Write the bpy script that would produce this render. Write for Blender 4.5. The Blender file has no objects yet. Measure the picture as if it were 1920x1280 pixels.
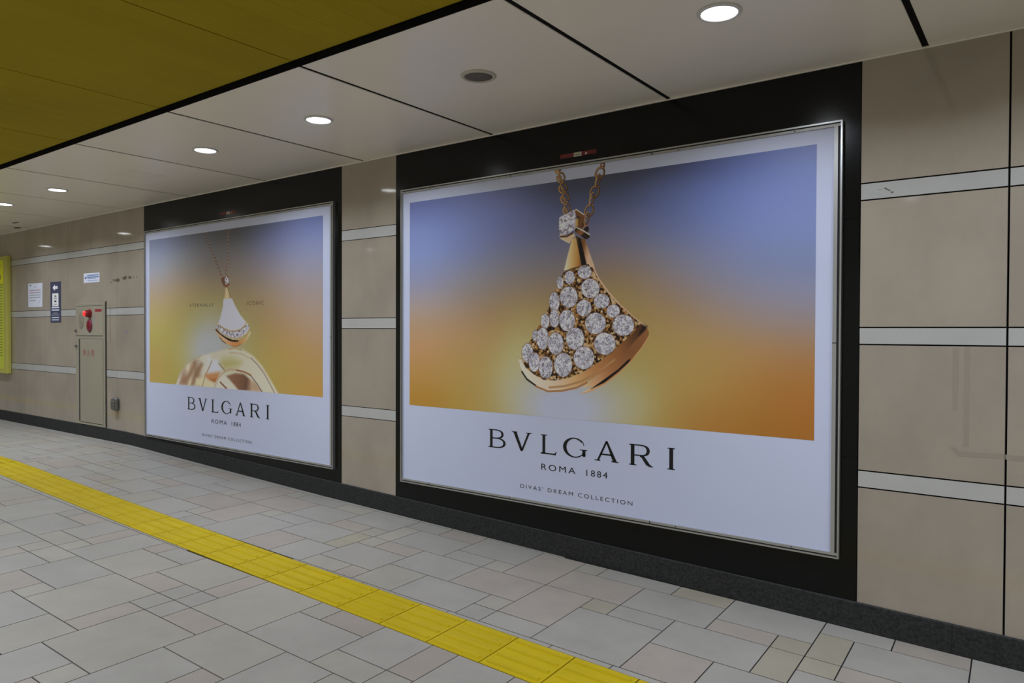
import bpy, math, random
import numpy as np
from mathutils import Matrix, Vector

# ------------------------------------------------------------------ camera
SC = bpy.context.scene
COL = SC.collection
CAMZ = 1.45
FPX, YAW, PITCH, ROLL = 1358.78, 0.640739, -0.0134126, 0.0036218
cy, sy, cp, sp = math.cos(YAW), math.sin(YAW), math.cos(PITCH), math.sin(PITCH)
FWD = Vector((-sy*cp, cy*cp, sp)); RGT = Vector((cy, sy, 0)); UPV = RGT.cross(FWD)
cr, sr = math.cos(ROLL), math.sin(ROLL)
R2 = cr*RGT + sr*UPV; U2 = -sr*RGT + cr*UPV
cam_d = bpy.data.cameras.new('camera'); cam = bpy.data.objects.new('camera', cam_d); COL.objects.link(cam)
cam_d.sensor_fit = 'HORIZONTAL'; cam_d.sensor_width = 36.0; cam_d.lens = FPX*36.0/1920.0
cam_d.clip_start = 0.05; cam_d.clip_end = 100
cam.matrix_world = Matrix(((R2.x, U2.x, -FWD.x, 0), (R2.y, U2.y, -FWD.y, 0), (R2.z, U2.z, -FWD.z, CAMZ), (0, 0, 0, 1)))
SC.camera = cam

# ------------------------------------------------------------------ world, exposure, light strength
w = bpy.data.worlds.new('world'); SC.world = w; w.use_nodes = True
w.node_tree.nodes['Background'].inputs[0].default_value = (0.5, 0.52, 0.55, 1)
w.node_tree.nodes['Background'].inputs[1].default_value = 0.02
vs = SC.view_settings
vs.view_transform = 'Standard'; vs.look = 'None'; vs.exposure = 0.0; vs.gamma = 1.0; vs.use_curve_mapping = False
LAMP_W = 78.0            # watts of each ceiling downlight
LAMP_COL = (0.885, 0.96, 1.12)
LENS_GLOW = 9.0
SC.cycles.use_denoising = True
SC.cycles.max_bounces = 7; SC.cycles.diffuse_bounces = 5

# ------------------------------------------------------------------ helpers
rng = random.Random(7)
DEN = (0.450, 0.437, 0.416)           # light on the wall, per channel
DENP = (0.560, 0.560, 0.562)          # light on the posters
def lin(c):
    out = []
    for v in c:
        v = v/255.0
        out.append(v/12.92 if v <= 0.04045 else ((v+0.055)/1.055)**2.4)
    return tuple(out)
def alb(c, k=None):                      # colour as it looks under the passage lights -> reflectance
    return tuple(min(0.97, v/q) for v, q in zip(lin(c), k or DEN))

def newmat(name, col, rough=0.5, metal=0.0, spec=0.5, emit=None, estr=0.0):
    m = bpy.data.materials.new(name); m.use_nodes = True
    b = m.node_tree.nodes['Principled BSDF']
    b.inputs['Base Color'].default_value = (*col, 1); b.inputs['Roughness'].default_value = rough
    b.inputs['Metallic'].default_value = metal; b.inputs['Specular IOR Level'].default_value = spec
    if emit:
        b.inputs['Emission Color'].default_value = (*emit, 1); b.inputs['Emission Strength'].default_value = estr
    return m

def mottle(m, scale, lo, hi, detail=4, stretch=(1, 1, 1), bump=0.0, bscale=200, rough=None):
    """colour mottling around the base colour, by noise in world space, varied a little from piece to piece"""
    nt = m.node_tree; N = nt.nodes; L = nt.links; b = N['Principled BSDF']
    base = tuple(b.inputs['Base Color'].default_value)
    geo = N.new('ShaderNodeNewGeometry'); mp = N.new('ShaderNodeMapping'); mp.inputs['Scale'].default_value = stretch
    L.new(geo.outputs['Position'], mp.inputs['Vector'])
    no = N.new('ShaderNodeTexNoise'); no.inputs['Scale'].default_value = scale; no.inputs['Detail'].default_value = detail
    no.inputs['Roughness'].default_value = 0.6
    L.new(mp.outputs['Vector'], no.inputs['Vector'])
    r = N.new('ShaderNodeMapRange'); r.inputs['From Min'].default_value = 0.3; r.inputs['From Max'].default_value = 0.7
    r.inputs['To Min'].default_value = lo; r.inputs['To Max'].default_value = hi
    L.new(no.outputs['Fac'], r.inputs['Value'])
    oi = N.new('ShaderNodeObjectInfo'); r2 = N.new('ShaderNodeMapRange')
    r2.inputs['To Min'].default_value = 0.965; r2.inputs['To Max'].default_value = 1.035
    L.new(oi.outputs['Random'], r2.inputs['Value'])
    mu = N.new('ShaderNodeMath'); mu.operation = 'MULTIPLY'
    L.new(r.outputs['Result'], mu.inputs[0]); L.new(r2.outputs['Result'], mu.inputs[1])
    vm = N.new('ShaderNodeVectorMath'); vm.operation = 'SCALE'; vm.inputs[0].default_value = base[:3]
    L.new(mu.outputs[0], vm.inputs['Scale']); L.new(vm.outputs['Vector'], b.inputs['Base Color'])
    if bump:
        n2 = N.new('ShaderNodeTexNoise'); n2.inputs['Scale'].default_value = bscale; n2.inputs['Detail'].default_value = 3
        L.new(geo.outputs['Position'], n2.inputs['Vector'])
        bm = N.new('ShaderNodeBump'); bm.inputs['Strength'].default_value = bump; bm.inputs['Distance'].default_value = 0.002
        L.new(n2.outputs['Fac'], bm.inputs['Height']); L.new(bm.outputs['Normal'], b.inputs['Normal'])
    return m

M = {}
M['beige'] = mottle(newmat('beige_stone', (0.385, 0.336, 0.266), 0.07), 2.6, 0.9, 1.1, 5, (1.0, 1.0, 0.7))
M['strip'] = mottle(newmat('pale_stone', (0.49, 0.492, 0.465), 0.12), 3.0, 0.95, 1.05, 4)
M['black'] = mottle(newmat('black_granite', (0.0034, 0.0040, 0.0036), 0.2, 0, 0.25), 60, 0.7, 1.3, 3)
M['base'] = mottle(newmat('rough_granite', (0.029, 0.030, 0.029), 0.75, 0, 0.25), 70, 0.45, 1.6, 6, bump=0.35, bscale=260)
M['joint'] = newmat('dark_joint', (0.012, 0.010, 0.013), 0.9, 0, 0.1)
M['backing'] = newmat('brown_joint', (0.032, 0.027, 0.02), 0.9, 0, 0.1)
M['grout'] = newmat('grout', (0.020, 0.018, 0.022), 0.9, 0, 0.1)
M['tg'] = mottle(newmat('grey_tile', (0.346, 0.330, 0.292), 0.42, 0, 0.3), 5, 0.93, 1.06, 5, bump=0.05)
M['tc'] = mottle(newmat('cream_tile', (0.358, 0.336, 0.280), 0.42, 0, 0.3), 5, 0.93, 1.06, 5, bump=0.05)
M['ty'] = mottle(newmat('straw_tile', (0.346, 0.316, 0.242), 0.42, 0, 0.3), 5, 0.93, 1.06, 5, bump=0.05)
M['tp'] = mottle(newmat('pink_tile', (0.356, 0.315, 0.268), 0.42, 0, 0.3), 5, 0.92, 1.06, 5, bump=0.05)
M['tactile'] = mottle(newmat('tactile_yellow', (0.54, 0.40, 0.003), 0.42, 0, 0.16), 6, 0.95, 1.05, 4)
M['ceil'] = mottle(newmat('white_enamel', (0.86, 0.815, 0.725), 0.28, 0, 0.4), 1.2, 0.98, 1.02, 2)
M['plenum'] = newmat('dark_plenum', (0.008, 0.008, 0.008), 0.9, 0, 0.1)
M['ycel'] = newmat('mustard_panel', (0.36, 0.272, 0.004), 0.6, 0, 0.1)
M['alu'] = newmat('brushed_aluminium', (0.50, 0.51, 0.50), 0.33, 0.85)
M['aluface'] = newmat('dull_aluminium', (0.42, 0.42, 0.40), 0.45, 0.5)
M['groove'] = newmat('frame_groove', (0.02, 0.02, 0.022), 0.6)
M['paper'] = newmat('poster_paper', alb((162, 168, 188), DENP), 0.45, 0, 0.25)
M['ink'] = newmat('black_ink', (0.010, 0.011, 0.010), 0.5, 0, 0.3)
M['inkgrey'] = newmat('thin_ink', (0.06, 0.06, 0.066), 0.5, 0, 0.3)
M['inkbrown'] = newmat('brown_ink', (0.10, 0.075, 0.045), 0.5, 0, 0.3)
M['trim'] = newmat('lamp_trim', (0.62, 0.62, 0.62), 0.35)
M['lens'] = newmat('lamp_lens', (0.9, 0.9, 0.9), 0.4, 0, 0.5, (0.95, 0.98, 1.0), LENS_GLOW)
M['grille'] = newmat('speaker_grille', (0.10, 0.093, 0.078), 0.6)
M['spkring'] = newmat('speaker_ring', (0.50, 0.48, 0.40), 0.4)
M['cab'] = mottle(newmat('cabinet_enamel', (0.355, 0.328, 0.245), 0.35), 3, 0.97, 1.03, 2)
M['cabdark'] = newmat('cabinet_gap', (0.05, 0.045, 0.035), 0.8)
M['redlens'] = newmat('red_beacon', (0.22, 0.006, 0.01), 0.12, 0, 0.6)
M['redglow'] = newmat('red_lamp', (0.5, 0.01, 0.01), 0.3, 0, 0.5, (1.0, 0.02, 0.02), 1.6)
M['redbtn'] = newmat('red_button', (0.20, 0.016, 0.045), 0.15, 0, 0.6)
M['redlabel'] = newmat('red_label', (0.30, 0.022, 0.03), 0.5)
M['redsticker'] = newmat('red_sticker', (0.16, 0.013, 0.013), 0.45)
M['cream'] = newmat('cream_sticker', (0.50, 0.48, 0.38), 0.5)
M['grey'] = newmat('grey_plastic', (0.12, 0.12, 0.11), 0.45)
M['silver'] = newmat('worn_steel', (0.19, 0.19, 0.18), 0.35, 0.6)
M['notice'] = newmat('notice_paper', alb((160, 162, 168)), 0.5)
M['navy'] = newmat('navy_plate', alb((48, 50, 66)), 0.4)
M['whitep'] = newmat('white_print', alb((180, 180, 182)), 0.5)
M['blackp'] = newmat('black_print', (0.012, 0.012, 0.013), 0.5)
M['bluep'] = newmat('blue_print', alb((78, 92, 122)), 0.5)
M['greyp'] = newmat('grey_print', alb((112, 112, 118)), 0.5)
M['redp'] = newmat('red_print', alb((150, 92, 92)), 0.5)
M['lime'] = newmat('lime_sign', alb((150, 156, 42)), 0.3)
M['limebright'] = newmat('lime_sign_header', alb((176, 182, 18)), 0.3)
M['limecase'] = newmat('lime_sign_case', alb((140, 136, 62)), 0.4)
M['olivep'] = newmat('olive_print', alb((92, 98, 24)), 0.5)
M['residue'] = newmat('dark_residue', alb((62, 56, 42)), 0.8)
M['crack'] = newmat('crack_line', alb((72, 66, 54)), 0.8)
M['stain'] = newmat('tape_stain', (0.335, 0.288, 0.226), 0.10)
M['purple'] = newmat('ink_smudge', alb((88, 86, 98)), 0.7)
M['oppwall'] = mottle(newmat('beige_wall', (0.55, 0.50, 0.42), 0.2), 2.0, 0.9, 1.1, 4)

# fine ribs of the mustard ceiling; shade between them is also put into the colour
def ribs(m):
    nt = m.node_tree; N = nt.nodes; L = nt.links; b = N['Principled BSDF']
    geo = N.new('ShaderNodeNewGeometry')
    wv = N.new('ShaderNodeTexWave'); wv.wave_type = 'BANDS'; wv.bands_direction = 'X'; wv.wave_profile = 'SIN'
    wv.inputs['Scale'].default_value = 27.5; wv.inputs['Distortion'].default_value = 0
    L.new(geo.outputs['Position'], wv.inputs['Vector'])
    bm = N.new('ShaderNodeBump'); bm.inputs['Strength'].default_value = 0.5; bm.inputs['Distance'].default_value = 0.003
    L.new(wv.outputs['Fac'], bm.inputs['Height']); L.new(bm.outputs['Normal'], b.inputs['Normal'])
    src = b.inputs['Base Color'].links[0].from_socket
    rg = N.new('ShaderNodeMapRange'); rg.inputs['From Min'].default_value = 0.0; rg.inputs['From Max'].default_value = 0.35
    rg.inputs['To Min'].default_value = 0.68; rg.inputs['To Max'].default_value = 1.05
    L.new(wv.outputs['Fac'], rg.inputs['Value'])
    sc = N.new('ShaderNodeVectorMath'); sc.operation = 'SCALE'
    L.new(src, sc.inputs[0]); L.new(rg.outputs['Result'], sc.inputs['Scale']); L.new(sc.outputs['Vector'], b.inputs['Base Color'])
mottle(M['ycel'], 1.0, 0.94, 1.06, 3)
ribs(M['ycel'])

def tag(o, label=None, cat=None, group=None, kind=None):
    if label: o['label'] = label
    if cat: o['category'] = cat
    if group: o['group'] = group
    if kind: o['kind'] = kind
    return o
def empty(name, loc):
    o = bpy.data.objects.new(name, None); COL.objects.link(o); o.location = loc; o.empty_display_size = 0.1
    return o
def link(name, me, mat, parent=None, loc=(0, 0, 0)):
    """link a mesh; loc in world space; with a parent (an unrotated empty or mesh) the offset is kept"""
    o = bpy.data.objects.new(name, me); COL.objects.link(o)
    if mat is not None and len(me.materials) == 0: me.materials.append(M[mat] if isinstance(mat, str) else mat)
    wl = Vector(loc)
    if parent is not None:
        o.parent = parent; pl = Vector((0, 0, 0)); q = parent
        while q is not None: pl += q.location; q = q.parent
        o.location = wl - pl
    else: o.location = wl
    return o
def mesh(name, vs_, fs_, smooth=False):
    me = bpy.data.meshes.new(name); me.from_pydata(vs_, [], fs_); me.update()
    if smooth: me.polygons.foreach_set('use_smooth', [True]*len(me.polygons))
    return me
BOXF = [(0, 3, 2, 1), (4, 5, 6, 7), (0, 1, 5, 4), (1, 2, 6, 5), (2, 3, 7, 6), (3, 0, 4, 7)]
def boxmesh(name, x0, x1, y0, y1, z0, z1):
    return mesh(name, [(x0, y0, z0), (x1, y0, z0), (x1, y1, z0), (x0, y1, z0), (x0, y0, z1), (x1, y0, z1), (x1, y1, z1), (x0, y1, z1)], BOXF)
def box(name, x0, x1, y0, y1, z0, z1, mat, parent=None):
    c = Vector(((x0+x1)/2, (y0+y1)/2, (z0+z1)/2)); a = Vector((x1-x0, y1-y0, z1-z0))/2
    return link(name, boxmesh(name, -a.x, a.x, -a.y, a.y, -a.z, a.z), mat, parent, c)
def bevbox(name, x0, x1, y0, y1, z0, z1, mat, parent=None, bev=0.004, seg=2):
    import bmesh
    o = box(name, x0, x1, y0, y1, z0, z1, mat, parent)
    bm = bmesh.new(); bm.from_mesh(o.data)
    bmesh.ops.bevel(bm, geom=bm.edges[:], offset=bev, segments=seg, affect='EDGES', profile=0.5)
    bm.to_mesh(o.data); bm.free(); return o
def lathe(name, prof, mat, parent=None, loc=(0, 0, 0), n=40, axis='Z', sx=1.0, sz=1.0):
    """profile of (radius, height); axis Z, or Y (height towards -Y, for things on the wall)"""
    v = []; f = []
    for (r, h) in prof:
        for k in range(n):
            t = 2*math.pi*k/n
            if axis == 'Z': v.append((r*math.cos(t)*sx, r*math.sin(t)*sz, h))
            else: v.append((r*math.cos(t)*sx, -h, r*math.sin(t)*sz))
    for a in range(len(prof)-1):
        for k in range(n):
            k2 = (k+1) % n
            f.append((a*n+k, a*n+k2, (a+1)*n+k2, (a+1)*n+k))
    for a, flip in ((0, True), (len(prof)-1, False)):
        if prof[a][0] > 1e-6:
            ring = [a*n+k for k in range(n)]; f.append(tuple(reversed(ring)) if flip else tuple(ring))
    return link(name, mesh(name, v, f, True), mat, parent, loc)
def flat(name, polys, y, mat, parent=None):
    """flat shapes on a plane facing the passage: lists of (x, z)"""
    v = []; f = []
    for pl in polys:
        b = len(v); v += [(x, 0, z) for x, z in pl]; f.append(tuple(range(b, b+len(pl))))
    xs = [q[0] for q in v]; zs = [q[2] for q in v]; cx = (min(xs)+max(xs))/2; cz = (min(zs)+max(zs))/2
    me = mesh(name, [(a-cx, 0, c-cz) for a, _, c in v], f)
    import bmesh
    bm = bmesh.new(); bm.from_mesh(me)
    for fa in bm.faces:
        fa.normal_update()
        if fa.normal.y > 0: fa.normal_flip()
    bmesh.ops.triangulate(bm, faces=[fa for fa in bm.faces if len(fa.verts) > 4])
    bm.to_mesh(me); bm.free()
    o = link(name, me, mat, parent, (cx, y, cz))
    if len(polys) > 1 and name != 'brand_letter': o['kind'] = 'stuff'
    return o
def rect(x0, x1, z0, z1): return [(x0, z0), (x1, z0), (x1, z1), (x0, z1)]
def text(name, body, x0, x1, z0, z1, y, mat, parent=None, spacing=1.25, bold=0.0, whole=False):
    cu = bpy.data.curves.new('txt', 'FONT'); cu.body = body; cu.space_character = spacing; cu.offset = bold
    to = bpy.data.objects.new('txt', cu); COL.objects.link(to)
    dg = bpy.context.evaluated_depsgraph_get(); me = bpy.data.meshes.new_from_object(to.evaluated_get(dg))
    bpy.data.objects.remove(to); bpy.data.curves.remove(cu)
    n = len(me.vertices); co = np.empty(n*3, np.float32); me.vertices.foreach_get('co', co); co = co.reshape(-1, 3)
    lo = co.min(0); hi = co.max(0)
    out = np.zeros_like(co)
    out[:, 0] = (co[:, 0]-lo[0])/(hi[0]-lo[0])*(x1-x0)-(x1-x0)/2
    out[:, 2] = (co[:, 1]-lo[1])/(hi[1]-lo[1])*(z1-z0)-(z1-z0)/2
    me.vertices.foreach_set('co', out.ravel()); me.update(); me.materials.clear()
    ctr = Vector(((x0+x1)/2, y, (z0+z1)/2))
    if whole: return tag(link(name, me, mat, parent, ctr), kind='stuff')
    fa = list(range(n))                     # each letter becomes a part of its own
    def root(k):
        while fa[k] != k: fa[k] = fa[fa[k]]; k = fa[k]
        return k
    polys = [tuple(p.vertices) for p in me.polygons]
    for p in polys:
        for q in p[1:]: fa[root(q)] = root(p[0])
    groups = {}
    for p in polys: groups.setdefault(root(p[0]), []).append(p)
    for g in groups.values():
        ids = sorted(set(k for p in g for k in p)); ix = {k: i for i, k in enumerate(ids)}
        pts = out[ids]; c = (pts.min(0)+pts.max(0))/2
        lm = mesh(name, [tuple(map(float, q)) for q in pts-c], [tuple(ix[k] for k in p) for p in g])
        link(name, lm, mat, parent, ctr+Vector(map(float, c)))
    bpy.data.meshes.remove(me)

# ------------------------------------------------------------------ main dimensions
S = 3.715                                 # distance of the advertising wall from the camera
YW = S
ZCEIL = CAMZ + 0.3444*S
YF = -1.21                                # the wall on the other side of the passage
XA, XB = -16.0, 2.6                       # length of passage that is built
KX = [v*S for v in (-8, -2.08, -1.60, -1.26, -.6, .1, 3)]
KZ = [CAMZ+v*S for v in (-.3245, -.3245, -.3405, -.3512, -.368, -.384, -.450)]
def zf(x): return float(np.interp(x, KX, KZ))
def project(x, y, z):
    v = Vector((x, y, z-CAMZ)); d = v.dot(FWD)
    if d < 0.05: return None
    return 960+FPX*v.dot(R2)/d, 640-FPX*v.dot(U2)/d

# ------------------------------------------------------------------ floor
xs = sorted(set([XA, XB]+[k for k in KX if XA < k < XB]))
v = []; f = []
for x in xs: v += [(x, YF-0.1, zf(x)-0.004), (x, YW+0.05, zf(x)-0.004), (x, YF-0.1, -0.3), (x, YW+0.05, -0.3)]
for i in range(len(xs)-1):
    a = 4*i; b = a+4
    f += [(a, b, b+1, a+1), (a+2, a+3, b+3, b+2), (a, a+2, b+2, b), (a+1, b+1, b+3, a+3)]
f += [(0, 1, 3, 2), (len(v)-4, len(v)-2, len(v)-1, len(v)-3)]
floor = tag(link('floor', mesh('floor', v, f), 'grout'), kind='structure')

YS0, YS1 = 2.320, 2.617                   # the yellow guiding strip
def gpos(i, j):
    bk = 1.0 if j > 7.5 else 0.0
    return (-3.0123+0.148627*i-0.004662*j-0.0017*bk, 1.2780+0.001838*i+0.148928*j+0.0170*bk)
TILES = [
 # in front of the guiding strip
 (-10,-7,2,4,'g'),(-10,-8,0,2,'p'),(-8,-7,1,2,'c'),(-7,-4,1,4,'c'),(-4,-3,1,3,'p'),(-8,-5,-2,1,'g'),(-5,-3,-1,1,'c'),(-3,0,0,3,'c'),(-3,-1,-2,0,'g'),
 (-1,0,-1,0,'c'),(-1,1,-3,-1,'p'),(0,2,-1,2,'g'),(-6,-4,4,5,'p'),(-4,-3,4,5,'g'),(-4,-3,3,4,'g'),(-3,-2,4,5,'g'),(-3,-2,3,4,'g'),(-2,0,3,4,'p'),(0,3,2,4,'c'),
 (-6,-3,5,7,'c'),(-8,-6,6,7,'g'),(-9,-8,6,7,'p'),(-9,-6,4,6,'c'),(-3,-2,5,7,'p'),(-2,1,4,7,'c'),(1,4,4,6,'g'),(1,2,6,7,'c'),(2,4,6,7,'p'),(4,6,5,7,'g'),(4,6,4,5,'c'),
 (6,7,3,5,'c'),(6,7,5,7,'p'),(7,9,4,7,'g'),(9,10,5,7,'p'),(10,12,5,7,'g'),(3,5,1,4,'g'),(5,6,2,4,'c'),(2,3,0,2,'p'),
 (-14,-12,4,5,'c'),(-12,-11,4,5,'c'),(-14,-12,5,7,'g'),(-12,-11,5,7,'p'),(-11,-9,4,7,'g'),(-16,-14,6,7,'p'),(-17,-14,4,6,'g'),(-17,-16,6,7,'g'),(-20,-17,4,7,'g'),(-21,-20,5,7,'p'),
 (-24,-21,5,7,'c'),(-15,-13,1,4,'g'),(-13,-12,3,4,'c'),(-12,-10,3,4,'c'),(-13,-12,1,3,'p'),(-12,-10,1,3,'g'),(-17,-15,1,4,'c'),
 # between the guiding strip and the wall
 (-3,-1,9,10,'c'),(-1,0,9,10,'p'),(-3,0,10,12,'g'),(-3,-2,12,13,'c'),(-2,0,12,13,'p'),(0,3,11,13,'g'),(0,2,9,11,'c'),(2,5,9,11,'g'),(3,6,11,13,'p'),(5,6,10,11,'c'),(5,6,9,10,'g'),
 (6,8,9,10,'g'),(6,8,10,13,'p'),(8,9,12,13,'y'),(8,11,9,12,'g'),(9,11,12,13,'g'),(6,9,13,15,'p'),(4,6,13,16,'p'),(3,4,13,14,'c'),(1,4,14,16,'g'),(1,3,13,14,'g'),(6,7,15,16,'c'),
 (7,10,15,16,'g'),(10,12,15,16,'y'),(9,12,13,15,'g'),(12,15,14,16,'g'),(12,14,13,14,'p'),(14,15,13,14,'y'),(11,14,11,13,'g'),(14,15,11,13,'y'),(11,13,9,11,'p'),(13,15,9,11,'g'),
 (15,16,13,15,'y'),(15,16,12,13,'y'),(15,17,15,16,'g'),(17,19,15,16,'p'),(16,19,13,15,'g'),(16,19,12,13,'p'),(15,17,10,12,'g'),(19,22,14,16,'g'),(-2,1,13,15,'g'),(-3,-2,13,15,'c'),
 (-3,-1,15,16,'g'),(-1,1,15,16,'p'),(-4,-3,13,14,'c'),(-6,-4,13,14,'p'),(-6,-3,14,16,'g'),(-4,-3,11,13,'y'),(-7,-4,11,13,'g'),(-9,-7,12,13,'g'),(-10,-9,12,13,'c'),(-10,-7,9,12,'g'),
 (-7,-5,9,11,'p'),(-5,-3,9,11,'g'),(-13,-12,10,11,'c'),(-13,-12,9,10,'g'),(-12,-10,9,10,'g'),(-12,-10,10,13,'p'),(-16,-13,9,11,'g'),(-12,-9,13,15,'p'),(-12,-11,15,16,'c'),
 (-9,-6,13,15,'g'),(-8,-6,15,16,'c'),(-11,-8,15,16,'g'),(-14,-12,13,16,'p'),(-15,-14,13,14,'c'),(-17,-15,13,14,'g'),(-17,-14,14,16,'g'),(-19,-17,15,16,'p'),(-20,-17,13,15,'g'),
 (-18,-15,11,13,'g'),(-15,-12,11,13,'p'),(-20,-18,12,13,'p'),(-21,-18,10,12,'g'),(-18,-16,9,11,'c'),(-21,-20,12,13,'c'),(-24,-21,11,13,'g'),(-24,-22,10,11,'p'),(-27,-24,9,11,'g'),
 (-24,-21,9,10,'g'),(-27,-24,11,12,'g'),(-30,-27,10,12,'p'),(-23,-20,13,15,'g'),(-26,-23,13,15,'g')]
used = {}
for t in TILES:
    for i in range(t[0], t[1]):
        for j in range(t[2], t[3]): used[(i, j)] = 1
I0, I1, J0 = -87, 37, -17
for i in range(I0, I1):
    for j in list(range(J0, 7))+list(range(9, 16)):
        if (i, j) in used: continue
        opts = [(3, 2), (2, 2), (3, 3), (2, 1), (2, 3), (1, 2), (3, 1), (1, 1), (1, 1)]; rng.shuffle(opts); opts.append((1, 1))
        for (a, b) in opts:
            jm = 7 if j < 7 else 16
            if i+a > I1 or j+b > jm: continue
            if all((i+p, j+q) not in used for p in range(a) for q in range(b)): break
        for p in range(a):
            for q in range(b): used[(i+p, j+q)] = 1
        TILES.append((i, i+a, j, j+b, rng.choices('gcyp', (48, 22, 6, 24))[0]))
YT1 = YW-0.012
pieces = []                                # (corner list, colour)
for (i0, i1, j0, j1, c) in TILES:
    q = [list(gpos(i0, j0+.0)), list(gpos(i1, j0)), list(gpos(i1, j1)), list(gpos(i0, j1))]
    if j0 >= 9:                            # corners on the strip side keep the offset of the far field
        q = [list(gpos(a, b)) for a, b in ((i0, j0), (i1, j0), (i1, j1), (i0, j1))]
    for r in q:
        if j0 < 8: r[1] = min(r[1], YS0-0.0005)
        else: r[1] = max(min(r[1], YT1), YS1+0.0005)
    pieces.append((q, c))
x = XA
while x < XB:                              # narrow cut pieces along the strip and along the wall
    x2 = x+rng.choice((0.3, 0.45, 0.6))
    def rowy(j, xx): return gpos((xx+3.0123+0.0047*j)/0.148627, j)[1]
    for (ya, yb) in (((rowy(7, x), rowy(7, x2)), (YS0, YS0)), ((YS1, YS1), (rowy(9, x), rowy(9, x2))), ((rowy(16, x), rowy(16, x2)), (YT1, YT1))):
        if yb[0]-ya[0] > 0.012 and yb[1]-ya[1] > 0.012:
            pieces.append(([[x, ya[0]], [x2, ya[1]], [x2, yb[1]], [x, yb[0]]], rng.choice('gggc')))
    x = x2
G = 0.0029                                 # half the joint
def tile_verts(q):
    cx = sum(r[0] for r in q)/4; cyy = sum(r[1] for r in q)/4; o = []
    for (dx, dy), r in zip(((G, G), (-G, G), (-G, -G), (G, -G)), q): o.append((r[0]+dx, r[1]+dy))
    return cx, cyy, o
score = []
for n, (q, c) in enumerate(pieces):
    cx, cyy, o = tile_verts(q)
    pr = [project(a, b, zf(a)) for a, b in o]
    ar = 0
    if all(pr) and any(-20 < a[0] < 1940 and -20 < a[1] < 1300 for a in pr):
        ar = abs(sum(pr[k][0]*pr[(k+1) % 4][1]-pr[(k+1) % 4][0]*pr[k][1] for k in range(4)))/2
    score.append((ar, n))
score.sort(reverse=True)
single = set(n for a, n in score[:295] if a > 0)
sv = {k: ([], []) for k in 'gcyp'}
for n, (q, c) in enumerate(pieces):
    cx, cyy, o = tile_verts(q)
    zc = zf(cx)
    if n in single:
        vv = [(a-cx, b-cyy, -0.012) for a, b in o]+[(a-cx, b-cyy, zf(a)-zc) for a, b in o]
        link('floor_tile', mesh('floor_tile', vv, BOXF), 't'+c, floor, (cx, cyy, zc))
    else:
        V_, F_ = sv[c]; b0 = len(V_)
        V_ += [(a, b, zf(a)-0.012) for a, b in o]+[(a, b, zf(a)) for a, b in o]
        F_ += [tuple(b0+k for k in fc) for fc in BOXF]
for k, (V_, F_) in sv.items():
    tag(link('distant_tiles', mesh('distant_tiles', V_, F_), 't'+k, floor), kind='stuff')
# guiding strip tiles with four bars each
bar_me = None
def bar_mesh():
    L_, W_, H_ = 0.268, 0.026, 0.0062; a = 0.0065
    vv = []
    for z, ins in ((0, 0), (H_, a)):
        vv += [(-L_/2+ins, -W_/2+ins*.9, z), (L_/2-ins, -W_/2+ins*.9, z), (L_/2-ins, W_/2-ins*.9, z), (-L_/2+ins, W_/2-ins*.9, z)]
    return mesh('bar', vv, BOXF)
bar_me = bar_mesh(); bar_me.materials.append(M['tactile'])
PT = 0.3003; xt = -0.3525*S+0.006; nmin = int((XA-xt)/PT); nmax = int((XB-xt)/PT)
for n in range(nmin, nmax):
    xl = xt+n*PT; xr = xl+PT; xc = (xl+xr)/2; g2 = 0.0030
    zc = zf(xc)
    sk = 0.012                              # the cross joints run slightly askew, like the floor grid
    co = [(xl+g2+sk/2, YS0+.001), (xr-g2+sk/2, YS0+.001), (xr-g2-sk/2, YS1-.001), (xl+g2-sk/2, YS1-.001)]
    vv = [(a-xc, b-(YS0+YS1)/2, -0.012) for a, b in co]+[(a-xc, b-(YS0+YS1)/2, zf(a)-zc+0.001) for a, b in co]
    t = link('guiding_tile', mesh('guiding_tile', vv, BOXF), 'tactile', floor, (xc, (YS0+YS1)/2, zc))
    for k in range(4):
        yy = YS0+(k+.5)*(YS1-YS0)/4
        br = link('bar', bar_me, None, t, (xc-sk*((yy-YS0)/(YS1-YS0)-.5), yy, zc+0.001))
        br.rotation_euler = (0, -math.atan2(zf(xr)-zf(xl), PT), 0)

# ------------------------------------------------------------------ the advertising wall
wall = tag(box('wall_back', XA, XB, YW+0.016, YW+0.15, -0.3, ZCEIL+0.3, 'joint'), kind='structure')
STR = {'L': (.2463, .2257, .0651, .0439, -.1161, -.1379), 'M': (.2087, .1872, .0267, .0054, -.1548, -.1762), 'R': (.1886, .1673, .0070, -.0144, -.1741, -.1955)}
left = [-7.489, -8.075, -8.674, -9.287, -9.925, -10.539, -11.189]
while left[-1] > XA+0.3: left.append(left[-1]-0.625)
cols = [('M', -4.416, -3.824, .0, .0)]
for a, b in zip(left[1:], left[:-1]): cols.append(('L', a, b, .0013, .0013))
for a, b in ((-.728, -.153), (-.153, .422), (.422, .997), (.997, 1.572), (1.572, 2.147), (2.147, XB)): cols.append(('R', a, b, .004 if a > -.7 else 0, .004))
tag(box('joint_backing', XA, -7.489, YW+0.0085, YW+0.0155, 0.2, ZCEIL, 'backing', wall))
for sec, a, b, ga, gb in cols:
    Zs = [CAMZ+k*S for k in STR[sec]]; g = 0.0033 if sec == 'R' else 0.0026
    bot = min(zf(a), zf(b))+0.05
    lev = [ZCEIL+0.01]+Zs+[bot]
    for k in range(7):
        z1 = lev[k]-(g if k > 0 else 0); z0 = lev[k+1]+(g if k < 6 else 0)
        box('pale_band' if k % 2 else 'stone_slab', a+ga, b-gb, YW, YW+0.008, z0, z1, 'strip' if k % 2 else 'beige', wall)
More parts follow.
